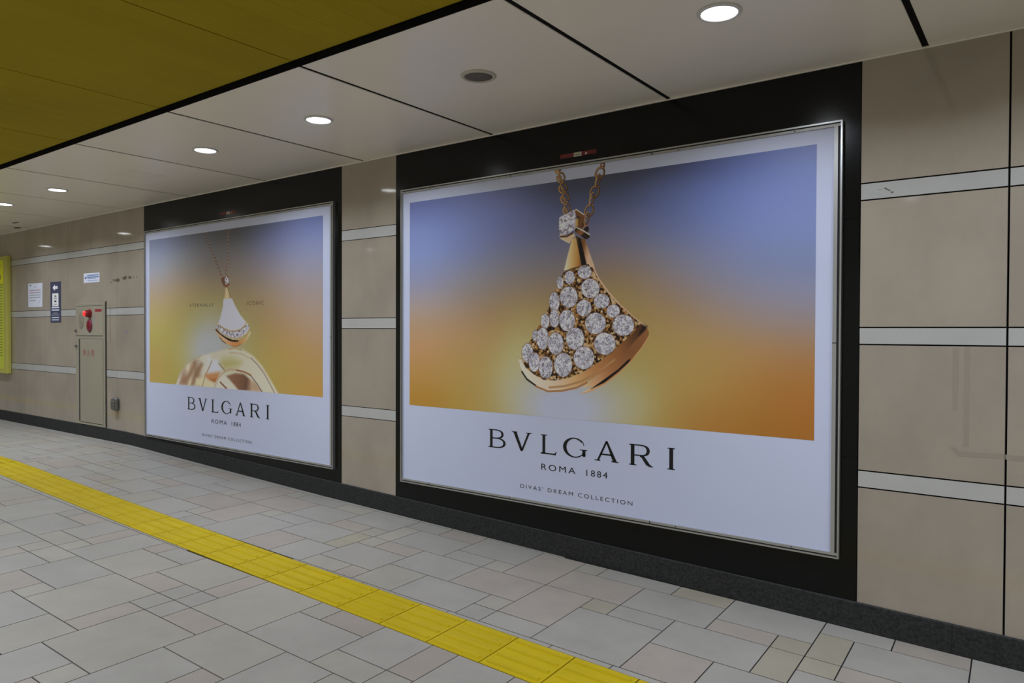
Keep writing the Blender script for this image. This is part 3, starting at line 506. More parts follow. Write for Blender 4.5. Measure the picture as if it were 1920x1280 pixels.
# ------------------------------------------------------------------ the printed pictures (colour of the ink point by point, frame shade along the top painted in)
ART2=[('w',(-2304,1185),555,403,(162,148,88),0.55),('w',(-2667,1219),214,309,(172,166,120),0.75),('w',(-1973,1050),209,162,(164,158,112),0.6),('w',(-2358,987),377,234,(163,167,184),1.0),('p',[(-2446,2447),(-2419,2449),(-2405,2431),(-2414,2411),(-2437,2412)],(168,134,92),2),('s',[(-2389,2443),(-2401,2426)],7,(38,26,18),2),('s',[(-2409,2442),(-2404,2416)],7,(92,62,36),2),('s',[(-2373,2392),(-2370,2385),(-2370,2378),(-2371,2372),(-2374,2367),(-2378,2364),(-2383,2363),(-2389,2364),(-2395,2367),(-2400,2372),(-2405,2378),(-2409,2385),(-2411,2393),(-2412,2400),(-2411,2406),(-2408,2411),(-2404,2413),(-2399,2414),(-2393,2413),(-2387,2410),(-2381,2405),(-2376,2399),(-2373,2392)],12,(70,46,28),2),('s',[(-2380,2362),(-2383,2362),(-2386,2362),(-2390,2363),(-2393,2365),(-2396,2367),(-2400,2370),(-2403,2373),(-2406,2377),(-2408,2381),(-2410,2385),(-2412,2390),(-2413,2394),(-2413,2398),(-2413,2402),(-2412,2405),(-2411,2409),(-2410,2411),(-2407,2413),(-2405,2415),(-2402,2416),(-2399,2416),(-2395,2415)],6,(168,134,92),2),('s',[(-2389,2410),(-2387,2409),(-2386,2407),(-2384,2406),(-2382,2405),(-2381,2403),(-2380,2401),(-2378,2400),(-2377,2398),(-2376,2396),(-2375,2394),(-2374,2392),(-2373,2390),(-2373,2388),(-2372,2386),(-2372,2384),(-2371,2382),(-2371,2380),(-2371,2378),(-2372,2376),(-2372,2375),(-2372,2373),(-2373,2371)],3,(168,134,92),2),('s',[(-2357,2328),(-2355,2321),(-2354,2314),(-2355,2308),(-2358,2303),(-2362,2300),(-2367,2299),(-2373,2301),(-2379,2304),(-2385,2308),(-2390,2315),(-2393,2322),(-2396,2329),(-2396,2336),(-2395,2342),(-2392,2347),(-2388,2350),(-2383,2350),(-2377,2349),(-2371,2346),(-2366,2342),(-2361,2335),(-2357,2328)],12,(70,46,28),2),('s',[(-2364,2298),(-2367,2298),(-2371,2298),(-2374,2299),(-2377,2301),(-2381,2303),(-2384,2306),(-2387,2310),(-2390,2313),(-2392,2317),(-2394,2321),(-2396,2326),(-2397,2330),(-2397,2334),(-2397,2338),(-2397,2341),(-2396,2345),(-2394,2347),(-2392,2349),(-2389,2351),(-2386,2352),(-2383,2352),(-2380,2352)],6,(168,134,92),2),('s',[(-2373,2346),(-2372,2345),(-2370,2344),(-2368,2342),(-2367,2341),(-2365,2339),(-2364,2338),(-2363,2336),(-2361,2334),(-2360,2332),(-2359,2330),(-2358,2328),(-2358,2326),(-2357,2324),(-2357,2322),(-2356,2320),(-2356,2318),(-2356,2316),(-2356,2314),(-2356,2313),(-2356,2311),(-2357,2309),(-2357,2308)],3,(168,134,92),2),('s',[(-2342,2265),(-2340,2258),(-2339,2251),(-2340,2245),(-2343,2240),(-2347,2237),(-2352,2236),(-2358,2237),(-2364,2240),(-2369,2245),(-2374,2251),(-2378,2258),(-2380,2265),(-2381,2272),(-2379,2278),(-2377,2283),(-2373,2286),(-2368,2287),(-2362,2286),(-2356,2283),(-2350,2278),(-2345,2272),(-2342,2265)],12,(70,46,28),2),('s',[(-2349,2235),(-2352,2235),(-2355,2235),(-2358,2236),(-2362,2238),(-2365,2240),(-2369,2243),(-2372,2246),(-2374,2250),(-2377,2253),(-2379,2258),(-2380,2262),(-2381,2266),(-2382,2270),(-2382,2274),(-2381,2278),(-2380,2281),(-2378,2283),(-2376,2286),(-2374,2287),(-2371,2288),(-2368,2288),(-2364,2288)],6,(168,134,92),2),('s',[(-2358,2282),(-2356,2281),(-2354,2280),(-2353,2279),(-2351,2277),(-2350,2276),(-2349,2274),(-2347,2272),(-2346,2271),(-2345,2269),(-2344,2267),(-2343,2265),(-2342,2263),(-2342,2261),(-2341,2259),(-2341,2257),(-2340,2255),(-2340,2253),(-2340,2251),(-2341,2249),(-2341,2248),(-2341,2246),(-2342,2245)],3,(168,134,92),2),('s',[(-2330,2198),(-2328,2191),(-2327,2184),(-2328,2178),(-2331,2173),(-2335,2170),(-2340,2169),(-2346,2170),(-2352,2173),(-2357,2178),(-2362,2184),(-2366,2190),(-2368,2198),(-2369,2205),(-2367,2211),(-2365,2215),(-2361,2218),(-2356,2220),(-2350,2219),(-2344,2216),(-2338,2211),(-2333,2205),(-2330,2198)],12,(70,46,28),2),('s',[(-2337,2168),(-2340,2167),(-2343,2168),(-2346,2169),(-2350,2170),(-2353,2173),(-2357,2175),(-2360,2179),(-2362,2182),(-2365,2186),(-2367,2190),(-2368,2194),(-2369,2199),(-2370,2203),(-2370,2207),(-2369,2210),(-2368,2213),(-2366,2216),(-2364,2218),(-2362,2220),(-2359,2221),(-2356,2221),(-2352,2221)],6,(168,134,92),2),('s',[(-2346,2215),(-2344,2214),(-2343,2213),(-2341,2212),(-2339,2210),(-2338,2209),(-2337,2207),(-2335,2205),(-2334,2203),(-2333,2202),(-2332,2200),(-2331,2198),(-2330,2196),(-2330,2194),(-2329,2192),(-2329,2190),(-2329,2188),(-2328,2186),(-2329,2184),(-2329,2182),(-2329,2181),(-2329,2179),(-2330,2177)],3,(168,134,92),2),('s',[(-2395,2380),(-2394,2374),(-2393,2368),(-2395,2363),(-2397,2360),(-2400,2358),(-2404,2357),(-2408,2359),(-2413,2362),(-2417,2366),(-2420,2371),(-2422,2377),(-2424,2383),(-2424,2388),(-2423,2393),(-2420,2396),(-2417,2398),(-2413,2399),(-2409,2397),(-2404,2395),(-2400,2390),(-2397,2385),(-2395,2380)],13,(104,74,44),2),('s',[(-2402,2356),(-2404,2356),(-2407,2357),(-2409,2358),(-2412,2360),(-2414,2362),(-2416,2364),(-2419,2367),(-2420,2370),(-2422,2373),(-2423,2377),(-2424,2380),(-2425,2383),(-2425,2387),(-2424,2390),(-2424,2393),(-2423,2395),(-2421,2397),(-2420,2399),(-2418,2400),(-2415,2400),(-2413,2400),(-2411,2399)],6,(172,142,100),2),('s',[(-2406,2394),(-2405,2393),(-2404,2392),(-2402,2391),(-2401,2390),(-2400,2389),(-2399,2387),(-2398,2386),(-2398,2384),(-2397,2383),(-2396,2381),(-2396,2379),(-2395,2378),(-2395,2376),(-2395,2375),(-2394,2373),(-2394,2371),(-2394,2370),(-2395,2368),(-2395,2367),(-2395,2366),(-2396,2364),(-2396,2363)],3,(172,142,100),2),('s',[(-2380,2314),(-2379,2308),(-2379,2302),(-2380,2298),(-2382,2294),(-2386,2292),(-2390,2292),(-2394,2293),(-2398,2296),(-2402,2300),(-2405,2305),(-2408,2311),(-2409,2317),(-2409,2322),(-2408,2327),(-2406,2330),(-2402,2332),(-2398,2333),(-2394,2332),(-2390,2329),(-2386,2325),(-2383,2319),(-2380,2314)],13,(104,74,44),2),('s',[(-2387,2290),(-2389,2290),(-2392,2291),(-2394,2292),(-2397,2294),(-2399,2296),(-2402,2298),(-2404,2301),(-2406,2304),(-2407,2307),(-2409,2311),(-2409,2314),(-2410,2317),(-2410,2321),(-2410,2324),(-2409,2326),(-2408,2329),(-2407,2331),(-2405,2332),(-2403,2333),(-2401,2334),(-2398,2334),(-2396,2333)],6,(172,142,100),2),('s',[(-2391,2328),(-2390,2328),(-2389,2327),(-2388,2325),(-2387,2324),(-2386,2323),(-2385,2321),(-2384,2320),(-2383,2318),(-2382,2317),(-2382,2315),(-2381,2314),(-2381,2312),(-2380,2310),(-2380,2309),(-2380,2307),(-2380,2306),(-2380,2304),(-2380,2303),(-2380,2301),(-2381,2300),(-2381,2299),(-2382,2298)],3,(172,142,100),2),('s',[(-2366,2250),(-2365,2244),(-2365,2239),(-2366,2234),(-2368,2231),(-2372,2229),(-2375,2228),(-2380,2229),(-2384,2232),(-2388,2236),(-2391,2241),(-2394,2247),(-2395,2253),(-2395,2258),(-2394,2263),(-2391,2267),(-2388,2269),(-2384,2269),(-2380,2268),(-2376,2265),(-2372,2261),(-2369,2256),(-2366,2250)],13,(104,74,44),2),('s',[(-2373,2227),(-2375,2227),(-2378,2227),(-2380,2229),(-2383,2230),(-2385,2232),(-2388,2234),(-2390,2237),(-2392,2240),(-2393,2244),(-2394,2247),(-2395,2250),(-2396,2254),(-2396,2257),(-2396,2260),(-2395,2263),(-2394,2265),(-2393,2267),(-2391,2269),(-2389,2270),(-2387,2270),(-2384,2270),(-2382,2270)],6,(172,142,100),2),('s',[(-2377,2265),(-2376,2264),(-2375,2263),(-2374,2262),(-2373,2261),(-2372,2259),(-2371,2258),(-2370,2256),(-2369,2255),(-2368,2253),(-2368,2252),(-2367,2250),(-2367,2249),(-2366,2247),(-2366,2245),(-2366,2244),(-2366,2242),(-2366,2241),(-2366,2239),(-2366,2238),(-2367,2236),(-2367,2235),(-2368,2234)],3,(172,142,100),2),('s',[(-2351,2181),(-2349,2175),(-2349,2169),(-2351,2165),(-2353,2161),(-2356,2159),(-2360,2158),(-2364,2160),(-2368,2162),(-2372,2166),(-2376,2171),(-2378,2177),(-2379,2183),(-2379,2188),(-2378,2193),(-2376,2197),(-2373,2199),(-2369,2199),(-2364,2198),(-2360,2195),(-2356,2191),(-2353,2186),(-2351,2181)],13,(104,74,44),2),('s',[(-2358,2157),(-2360,2157),(-2362,2158),(-2365,2159),(-2367,2160),(-2370,2162),(-2372,2165),(-2374,2167),(-2376,2170),(-2378,2174),(-2379,2177),(-2380,2180),(-2380,2184),(-2380,2187),(-2380,2190),(-2379,2193),(-2378,2195),(-2377,2197),(-2375,2199),(-2373,2200),(-2371,2200),(-2369,2200),(-2366,2200)],6,(172,142,100),2),('s',[(-2362,2195),(-2360,2194),(-2359,2193),(-2358,2192),(-2357,2191),(-2356,2190),(-2355,2188),(-2354,2187),(-2354,2185),(-2353,2184),(-2352,2182),(-2352,2180),(-2351,2179),(-2351,2177),(-2351,2176),(-2350,2174),(-2350,2172),(-2350,2171),(-2350,2169),(-2351,2168),(-2351,2167),(-2352,2166),(-2352,2164)],3,(172,142,100),2),('s',[(-2119,2433),(-2096,2434),(-2098,2410),(-2121,2411),(-2119,2433)],11,(92,62,36),2),('s',[(-2123,2442),(-2125,2409)],5,(168,134,92),2),('s',[(-2101,2365),(-2107,2357),(-2113,2350),(-2121,2346),(-2129,2344),(-2137,2345),(-2144,2348),(-2150,2354),(-2153,2361),(-2155,2370),(-2154,2379),(-2151,2388),(-2145,2396),(-2139,2403),(-2131,2407),(-2123,2409),(-2115,2408),(-2108,2405),(-2102,2399),(-2099,2391),(-2097,2383),(-2098,2374),(-2101,2365)],13,(72,48,28),2),('s',[(-2142,2344),(-2145,2347),(-2149,2350),(-2152,2353),(-2154,2358),(-2156,2362),(-2156,2368),(-2156,2373),(-2156,2378),(-2154,2384),(-2152,2389),(-2149,2394),(-2146,2398),(-2142,2402),(-2138,2405),(-2133,2408),(-2129,2410),(-2124,2411),(-2119,2411),(-2115,2410),(-2110,2408),(-2107,2406),(-2103,2403)],6,(168,134,92),2),('s',[(-2102,2393),(-2101,2390),(-2100,2388),(-2100,2386),(-2099,2383),(-2099,2381),(-2100,2378),(-2100,2375),(-2100,2373),(-2101,2370),(-2102,2368),(-2103,2365),(-2104,2363),(-2106,2361),(-2107,2359),(-2109,2357),(-2111,2355),(-2113,2353),(-2115,2351),(-2117,2350),(-2119,2349),(-2121,2348),(-2124,2347)],3,(168,134,92),2),('s',[(-2136,2260),(-2141,2252),(-2148,2245),(-2156,2240),(-2164,2238),(-2172,2239),(-2179,2242),(-2185,2248),(-2189,2255),(-2190,2264),(-2189,2273),(-2186,2283),(-2181,2291),(-2174,2297),(-2166,2302),(-2158,2304),(-2150,2303),(-2143,2300),(-2137,2294),(-2134,2287),(-2132,2278),(-2133,2269),(-2136,2260)],13,(72,48,28),2),('s',[(-2177,2239),(-2181,2241),(-2184,2244),(-2187,2248),(-2189,2252),(-2191,2257),(-2192,2262),(-2192,2267),(-2191,2273),(-2190,2278),(-2187,2283),(-2185,2288),(-2181,2293),(-2177,2297),(-2173,2300),(-2168,2303),(-2164,2304),(-2159,2305),(-2154,2306),(-2150,2305),(-2145,2303),(-2141,2301),(-2138,2298)],7,(168,134,92),2),('s',[(-2136,2288),(-2135,2286),(-2135,2283),(-2134,2281),(-2134,2278),(-2134,2276),(-2134,2273),(-2135,2271),(-2135,2268),(-2136,2265),(-2137,2263),(-2138,2260),(-2139,2258),(-2141,2256),(-2142,2254),(-2144,2252),(-2146,2250),(-2148,2248),(-2150,2246),(-2152,2245),(-2154,2244),(-2156,2243),(-2159,2242)],3,(168,134,92),2),('s',[(-2171,2154),(-2176,2145),(-2183,2139),(-2191,2134),(-2200,2132),(-2208,2132),(-2215,2136),(-2220,2141),(-2224,2149),(-2226,2157),(-2225,2167),(-2222,2176),(-2216,2184),(-2209,2191),(-2201,2195),(-2193,2198),(-2185,2197),(-2178,2194),(-2172,2188),(-2169,2181),(-2167,2172),(-2168,2163),(-2171,2154)],13,(72,48,28),2),('s',[(-2212,2132),(-2216,2134),(-2220,2137),(-2223,2141),(-2225,2145),(-2227,2150),(-2227,2155),(-2227,2160),(-2227,2166),(-2225,2171),(-2223,2177),(-2220,2182),(-2217,2186),(-2213,2190),(-2209,2194),(-2204,2196),(-2199,2198),(-2194,2199),(-2189,2200),(-2185,2199),(-2180,2197),(-2177,2195),(-2173,2192)],6,(168,134,92),2),('s',[(-2171,2182),(-2171,2180),(-2170,2177),(-2170,2175),(-2169,2172),(-2169,2170),(-2169,2167),(-2170,2165),(-2170,2162),(-2171,2159),(-2172,2157),(-2173,2154),(-2174,2152),(-2176,2150),(-2177,2147),(-2179,2145),(-2181,2143),(-2183,2142),(-2185,2140),(-2187,2138),(-2189,2137),(-2192,2136),(-2194,2135)],3,(168,134,92),2),('s',[(-2127,2333),(-2130,2323),(-2134,2315),(-2139,2308),(-2144,2304),(-2148,2302),(-2152,2304),(-2154,2308),(-2156,2314),(-2156,2322),(-2155,2331),(-2153,2341),(-2150,2351),(-2145,2359),(-2141,2365),(-2136,2370),(-2132,2371),(-2128,2370),(-2126,2366),(-2124,2360),(-2124,2352),(-2125,2342),(-2127,2333)],10,(70,46,28),2),('s',[(-2150,2301),(-2152,2302),(-2154,2304),(-2156,2307),(-2156,2310),(-2157,2315),(-2157,2319),(-2157,2325),(-2156,2330),(-2155,2336),(-2154,2342),(-2152,2347),(-2150,2352),(-2147,2357),(-2145,2362),(-2142,2366),(-2139,2369),(-2137,2371),(-2134,2373),(-2132,2373),(-2129,2373),(-2127,2372),(-2126,2370)],5,(168,134,92),2),('s',[(-2125,2360),(-2125,2358),(-2125,2356),(-2125,2354),(-2125,2351),(-2125,2349),(-2125,2346),(-2126,2344),(-2126,2341),(-2127,2338),(-2127,2336),(-2128,2333),(-2129,2330),(-2130,2327),(-2131,2325),(-2132,2322),(-2133,2320),(-2134,2318),(-2135,2316),(-2136,2314),(-2138,2312),(-2139,2310),(-2140,2309)],2,(168,134,92),2),('s',[(-2144,2366),(-2154,2310)],5,(168,134,92),2),('s',[(-2167,2227),(-2170,2218),(-2174,2210),(-2179,2203),(-2184,2199),(-2188,2197),(-2192,2198),(-2194,2202),(-2196,2208),(-2196,2217),(-2195,2226),(-2193,2236),(-2190,2245),(-2185,2254),(-2181,2260),(-2176,2265),(-2172,2266),(-2168,2265),(-2165,2261),(-2164,2255),(-2163,2247),(-2165,2237),(-2167,2227)],9,(70,46,28),2),('s',[(-2190,2195),(-2193,2196),(-2194,2198),(-2196,2201),(-2197,2205),(-2197,2209),(-2197,2214),(-2197,2219),(-2196,2225),(-2195,2230),(-2194,2236),(-2192,2242),(-2190,2247),(-2187,2252),(-2185,2257),(-2182,2261),(-2179,2264),(-2177,2266),(-2174,2268),(-2172,2268),(-2169,2268),(-2167,2267),(-2166,2265)],5,(168,134,92),2),('s',[(-2165,2255),(-2165,2253),(-2165,2251),(-2165,2249),(-2165,2246),(-2165,2244),(-2165,2241),(-2165,2239),(-2166,2236),(-2166,2233),(-2167,2231),(-2168,2228),(-2169,2225),(-2169,2222),(-2170,2220),(-2172,2217),(-2173,2215),(-2174,2213),(-2175,2210),(-2176,2208),(-2178,2207),(-2179,2205),(-2180,2203)],2,(168,134,92),2),('s',[(-2184,2261),(-2194,2204)],5,(168,134,92),2),('s',[(-2200,2116),(-2203,2107),(-2207,2098),(-2212,2091),(-2217,2087),(-2221,2085),(-2225,2086),(-2228,2090),(-2229,2097),(-2230,2105),(-2229,2114),(-2226,2124),(-2223,2134),(-2219,2143),(-2214,2149),(-2209,2154),(-2205,2155),(-2201,2154),(-2198,2150),(-2197,2144),(-2196,2136),(-2198,2126),(-2200,2116)],10,(70,46,28),2),('s',[(-2224,2083),(-2226,2085),(-2228,2087),(-2229,2089),(-2230,2093),(-2231,2097),(-2231,2102),(-2230,2107),(-2230,2113),(-2229,2119),(-2227,2125),(-2225,2130),(-2223,2136),(-2221,2141),(-2218,2145),(-2215,2149),(-2213,2153),(-2210,2155),(-2207,2157),(-2205,2157),(-2202,2157),(-2200,2156),(-2198,2154)],5,(168,134,92),2),('s',[(-2198,2144),(-2198,2142),(-2198,2140),(-2198,2138),(-2198,2135),(-2198,2133),(-2198,2130),(-2198,2128),(-2199,2125),(-2199,2122),(-2200,2119),(-2201,2117),(-2202,2114),(-2203,2111),(-2204,2109),(-2205,2106),(-2206,2104),(-2207,2101),(-2208,2099),(-2209,2097),(-2211,2095),(-2212,2094),(-2213,2092)],2,(168,134,92),2),('s',[(-2217,2150),(-2227,2092)],5,(168,134,92),2),('p',[(-2299,2183),(-2287,2183),(-2233,2143),(-2232,2122),(-2282,2143),(-2302,2171)],(110,70,40),2),('s',[(-2302,2171),(-2287,2181),(-2233,2145)],6,(200,190,170),2),('g',[(-2282,2143),(-2228,2126),(-2232,2076),(-2242,2064),(-2279,2076)],[(-2282,2127),(-2227,2101)],[(0,(60,40,24)),(0.6,(110,70,40)),(1,(70,45,28))],2),('p',[(-2232,2063),(-2203,2078),(-2198,2052),(-2208,2038),(-2232,2055)],(38,26,18),2),('s',[(-2242,2064),(-2225,2078),(-2208,2080)],6,(170,110,60),2),('p',[(-2291,2127),(-2272,2124),(-2274,2080),(-2294,2081)],(170,140,80),2),('s',[(-2200,2116),(-2203,2107),(-2207,2098),(-2212,2091),(-2217,2087),(-2221,2085),(-2225,2086),(-2228,2090),(-2229,2097),(-2230,2105),(-2229,2114),(-2226,2124),(-2223,2134),(-2219,2143),(-2214,2149),(-2209,2154),(-2205,2155),(-2201,2154),(-2198,2150),(-2197,2144),(-2196,2136),(-2198,2126),(-2200,2116)],10,(80,52,32),2),('s',[(-2224,2083),(-2226,2085),(-2228,2087),(-2229,2089),(-2230,2093),(-2231,2097),(-2231,2102),(-2230,2107),(-2230,2113),(-2229,2119),(-2227,2125),(-2225,2130),(-2223,2136),(-2221,2141),(-2218,2145),(-2215,2149),(-2213,2153),(-2210,2155),(-2207,2157),(-2205,2157),(-2202,2157),(-2200,2156),(-2198,2154)],5,(168,134,92),2),('s',[(-2198,2144),(-2198,2142),(-2198,2140),(-2198,2138),(-2198,2135),(-2198,2133),(-2198,2130),(-2198,2128),(-2199,2125),(-2199,2122),(-2200,2119),(-2201,2117),(-2202,2114),(-2203,2111),(-2204,2109),(-2205,2106),(-2206,2104),(-2207,2101),(-2208,2099),(-2209,2097),(-2211,2095),(-2212,2094),(-2213,2092)],2,(168,134,92),2),('n',[(-2407,2142),(-2387,2153),(-2352,2161),(-2327,2173),(-2302,2179),(-2292,2161),(-2291,2085),(-2306,2061),(-2331,2046),(-2366,2036),(-2397,2036),(-2409,2069)],'gem',2),('p',[(-2407,2031),(-2397,2038),(-2351,2033),(-2316,2047),(-2301,2040),(-2291,2022),(-2316,2007),(-2330,1982),(-2386,2010)],(190,165,130),2),('s',[(-2394,2027),(-2351,2026),(-2311,2042)],11,(70,46,28),2),('s',[(-2396,2017),(-2336,1985)],5,(200,190,170),2),('g',[(-2316,2006),(-2280,2016),(-2239,1846),(-2254,1832),(-2371,1822),(-2341,1926)],[(-2353,1911),(-2243,1904)],[(0,(205,190,160)),(0.35,(190,160,105)),(0.75,(170,120,62)),(1,(120,80,40))],2),('g',[(-2289,2025),(-2252,2006),(-2211,1845),(-2245,1837)],[(-2279,1933),(-2219,1929)],[(0,(60,40,20)),(0.3,(18,14,10)),(1,(24,18,14))],2),('g',[(-2255,2009),(-2224,1998),(-2195,1922),(-2156,1827),(-2211,1845)],[(-2243,1930),(-2183,1916)],[(0,(110,72,42)),(0.5,(175,135,100)),(1,(200,170,140))],2),('g',[(-2301,2069),(-2291,2081),(-2266,2073),(-2191,2023),(-2195,2006),(-2217,1997),(-2232,2005),(-2291,2047)],[(-2281,2067),(-2251,2019)],[(0,(38,26,18)),(0.35,(110,70,40)),(0.8,(130,85,50)),(1,(38,26,18))],2),('s',[(-2301,2061),(-2289,2077),(-2232,2047),(-2193,2023)],6,(200,190,170),2),('g',[(-1858,1502),(-1823,1484),(-1806,1449),(-1812,1421),(-1842,1376),(-1912,1289),(-1991,1216),(-2072,1157),(-2164,1108),(-2251,1081),(-2172,1131),(-2241,1121),(-2122,1200),(-1959,1342)],[(-1812,1456),(-2206,1100)],[(0,(130,84,52)),(0.3,(120,78,46)),(0.6,(150,100,62)),(0.85,(185,140,100)),(1,(200,170,130))],2),('p',[(-1858,1498),(-1816,1484),(-1835,1456),(-1912,1392),(-1960,1356),(-1928,1413)],(34,24,18),14),('p',[(-1919,1298),(-1935,1294),(-1999,1237),(-2089,1176),(-2172,1120),(-2181,1112),(-2088,1156),(-1999,1222),(-1931,1278)],(22,16,12),2),('s',[(-1808,1428),(-1850,1365),(-1919,1286),(-1999,1212),(-2088,1146),(-2172,1103),(-2249,1082)],4,(190,140,95),2),('g',[(-2702,1276),(-2690,1273),(-2653,1226),(-2585,1182),(-2519,1154),(-2436,1152),(-2337,1173),(-2241,1210),(-2164,1250),(-2073,1311),(-2000,1370),(-1912,1442),(-1854,1502),(-1843,1484),(-1893,1400),(-1975,1313),(-2072,1234),(-2172,1172),(-2275,1125),(-2382,1097),(-2473,1088),(-2566,1114),(-2652,1171),(-2696,1229)],[(-2682,1178),(-1843,1484)],[(0,(200,190,175)),(0.25,(196,176,150)),(0.42,(190,150,100)),(0.6,(165,112,68)),(0.8,(130,84,48)),(1,(60,38,24))],2),('s',[(-2682,1198),(-2643,1152),(-2576,1116)],11,(26,18,14),2),('s',[(-2576,1112),(-2482,1084),(-2382,1093),(-2275,1118),(-2206,1151)],11,(150,104,64),2),('s',[(-2473,1109),(-2364,1122),(-2241,1158),(-2130,1218),(-2024,1290)],12,(160,120,80),14),('p',[(-2211,1899),(-2189,1897),(-2166,1837),(-2125,1762),(-2059,1681),(-1985,1608),(-1897,1535),(-1816,1477),(-1850,1495),(-1921,1545),(-2005,1610),(-2079,1681),(-2138,1755),(-2183,1834)],(192,160,132),2),('s',[(-2176,1830),(-2134,1755),(-2078,1681),(-2001,1608),(-1917,1541),(-1858,1495)],5,(80,50,30),2),('n',[(-2377,1804),(-2323,1827),(-2245,1841),(-2200,1848),(-2176,1827),(-2134,1757),(-2075,1682),(-2001,1610),(-1921,1545),(-1857,1497),(-1912,1442),(-2000,1370),(-2073,1311),(-2164,1250),(-2241,1210),(-2337,1173),(-2436,1153),(-2519,1155),(-2585,1182),(-2653,1226),(-2688,1273),(-2663,1332),(-2596,1425),(-2540,1509),(-2485,1593),(-2439,1676),(-2408,1751)],'gold',2),('s',[(-2377,1804),(-2323,1827),(-2245,1841),(-2200,1848)],7,(70,46,26),2),('d',(-2226,1805),(47,-2),(0,40)),('d',(-2330,1777),(37,-2),(0,39)),('d',(-2399,1749),(24,-1),(0,38)),('d',(-2188,1707),(63,-2),(-1,56)),('d',(-2336,1660),(62,-2),(0,63)),('d',(-2439,1634),(38,-1),(0,57)),('d',(-2110,1631),(52,-2),(0,42)),('d',(-2230,1592),(51,0),(-1,49)),('d',(-2033,1571),(42,0),(-1,38)),('d',(-2438,1531),(36,0),(-1,53)),('d',(-2507,1516),(32,0),(-1,46)),('d',(-2348,1519),(55,0),(-1,64)),('d',(-2151,1501),(69,0),(0,62)),('d',(-1968,1490),(69,0),(-1,60)),('d',(-2577,1427),(26,0),(0,35)),('d',(-2525,1408),(46,1),(-1,66)),('d',(-2290,1410),(64,1),(-1,66)),('d',(-2088,1383),(70,1),(-1,64)),('d',(-2428,1379),(56,0),(-1,67)),('d',(-2639,1317),(43,1),(0,59)),('d',(-2229,1296),(70,2),(0,67)),('d',(-2586,1261),(43,2),(0,59)),('d',(-2501,1231),(51,2),(-1,67)),('d',(-2374,1251),(64,2),(0,72))]
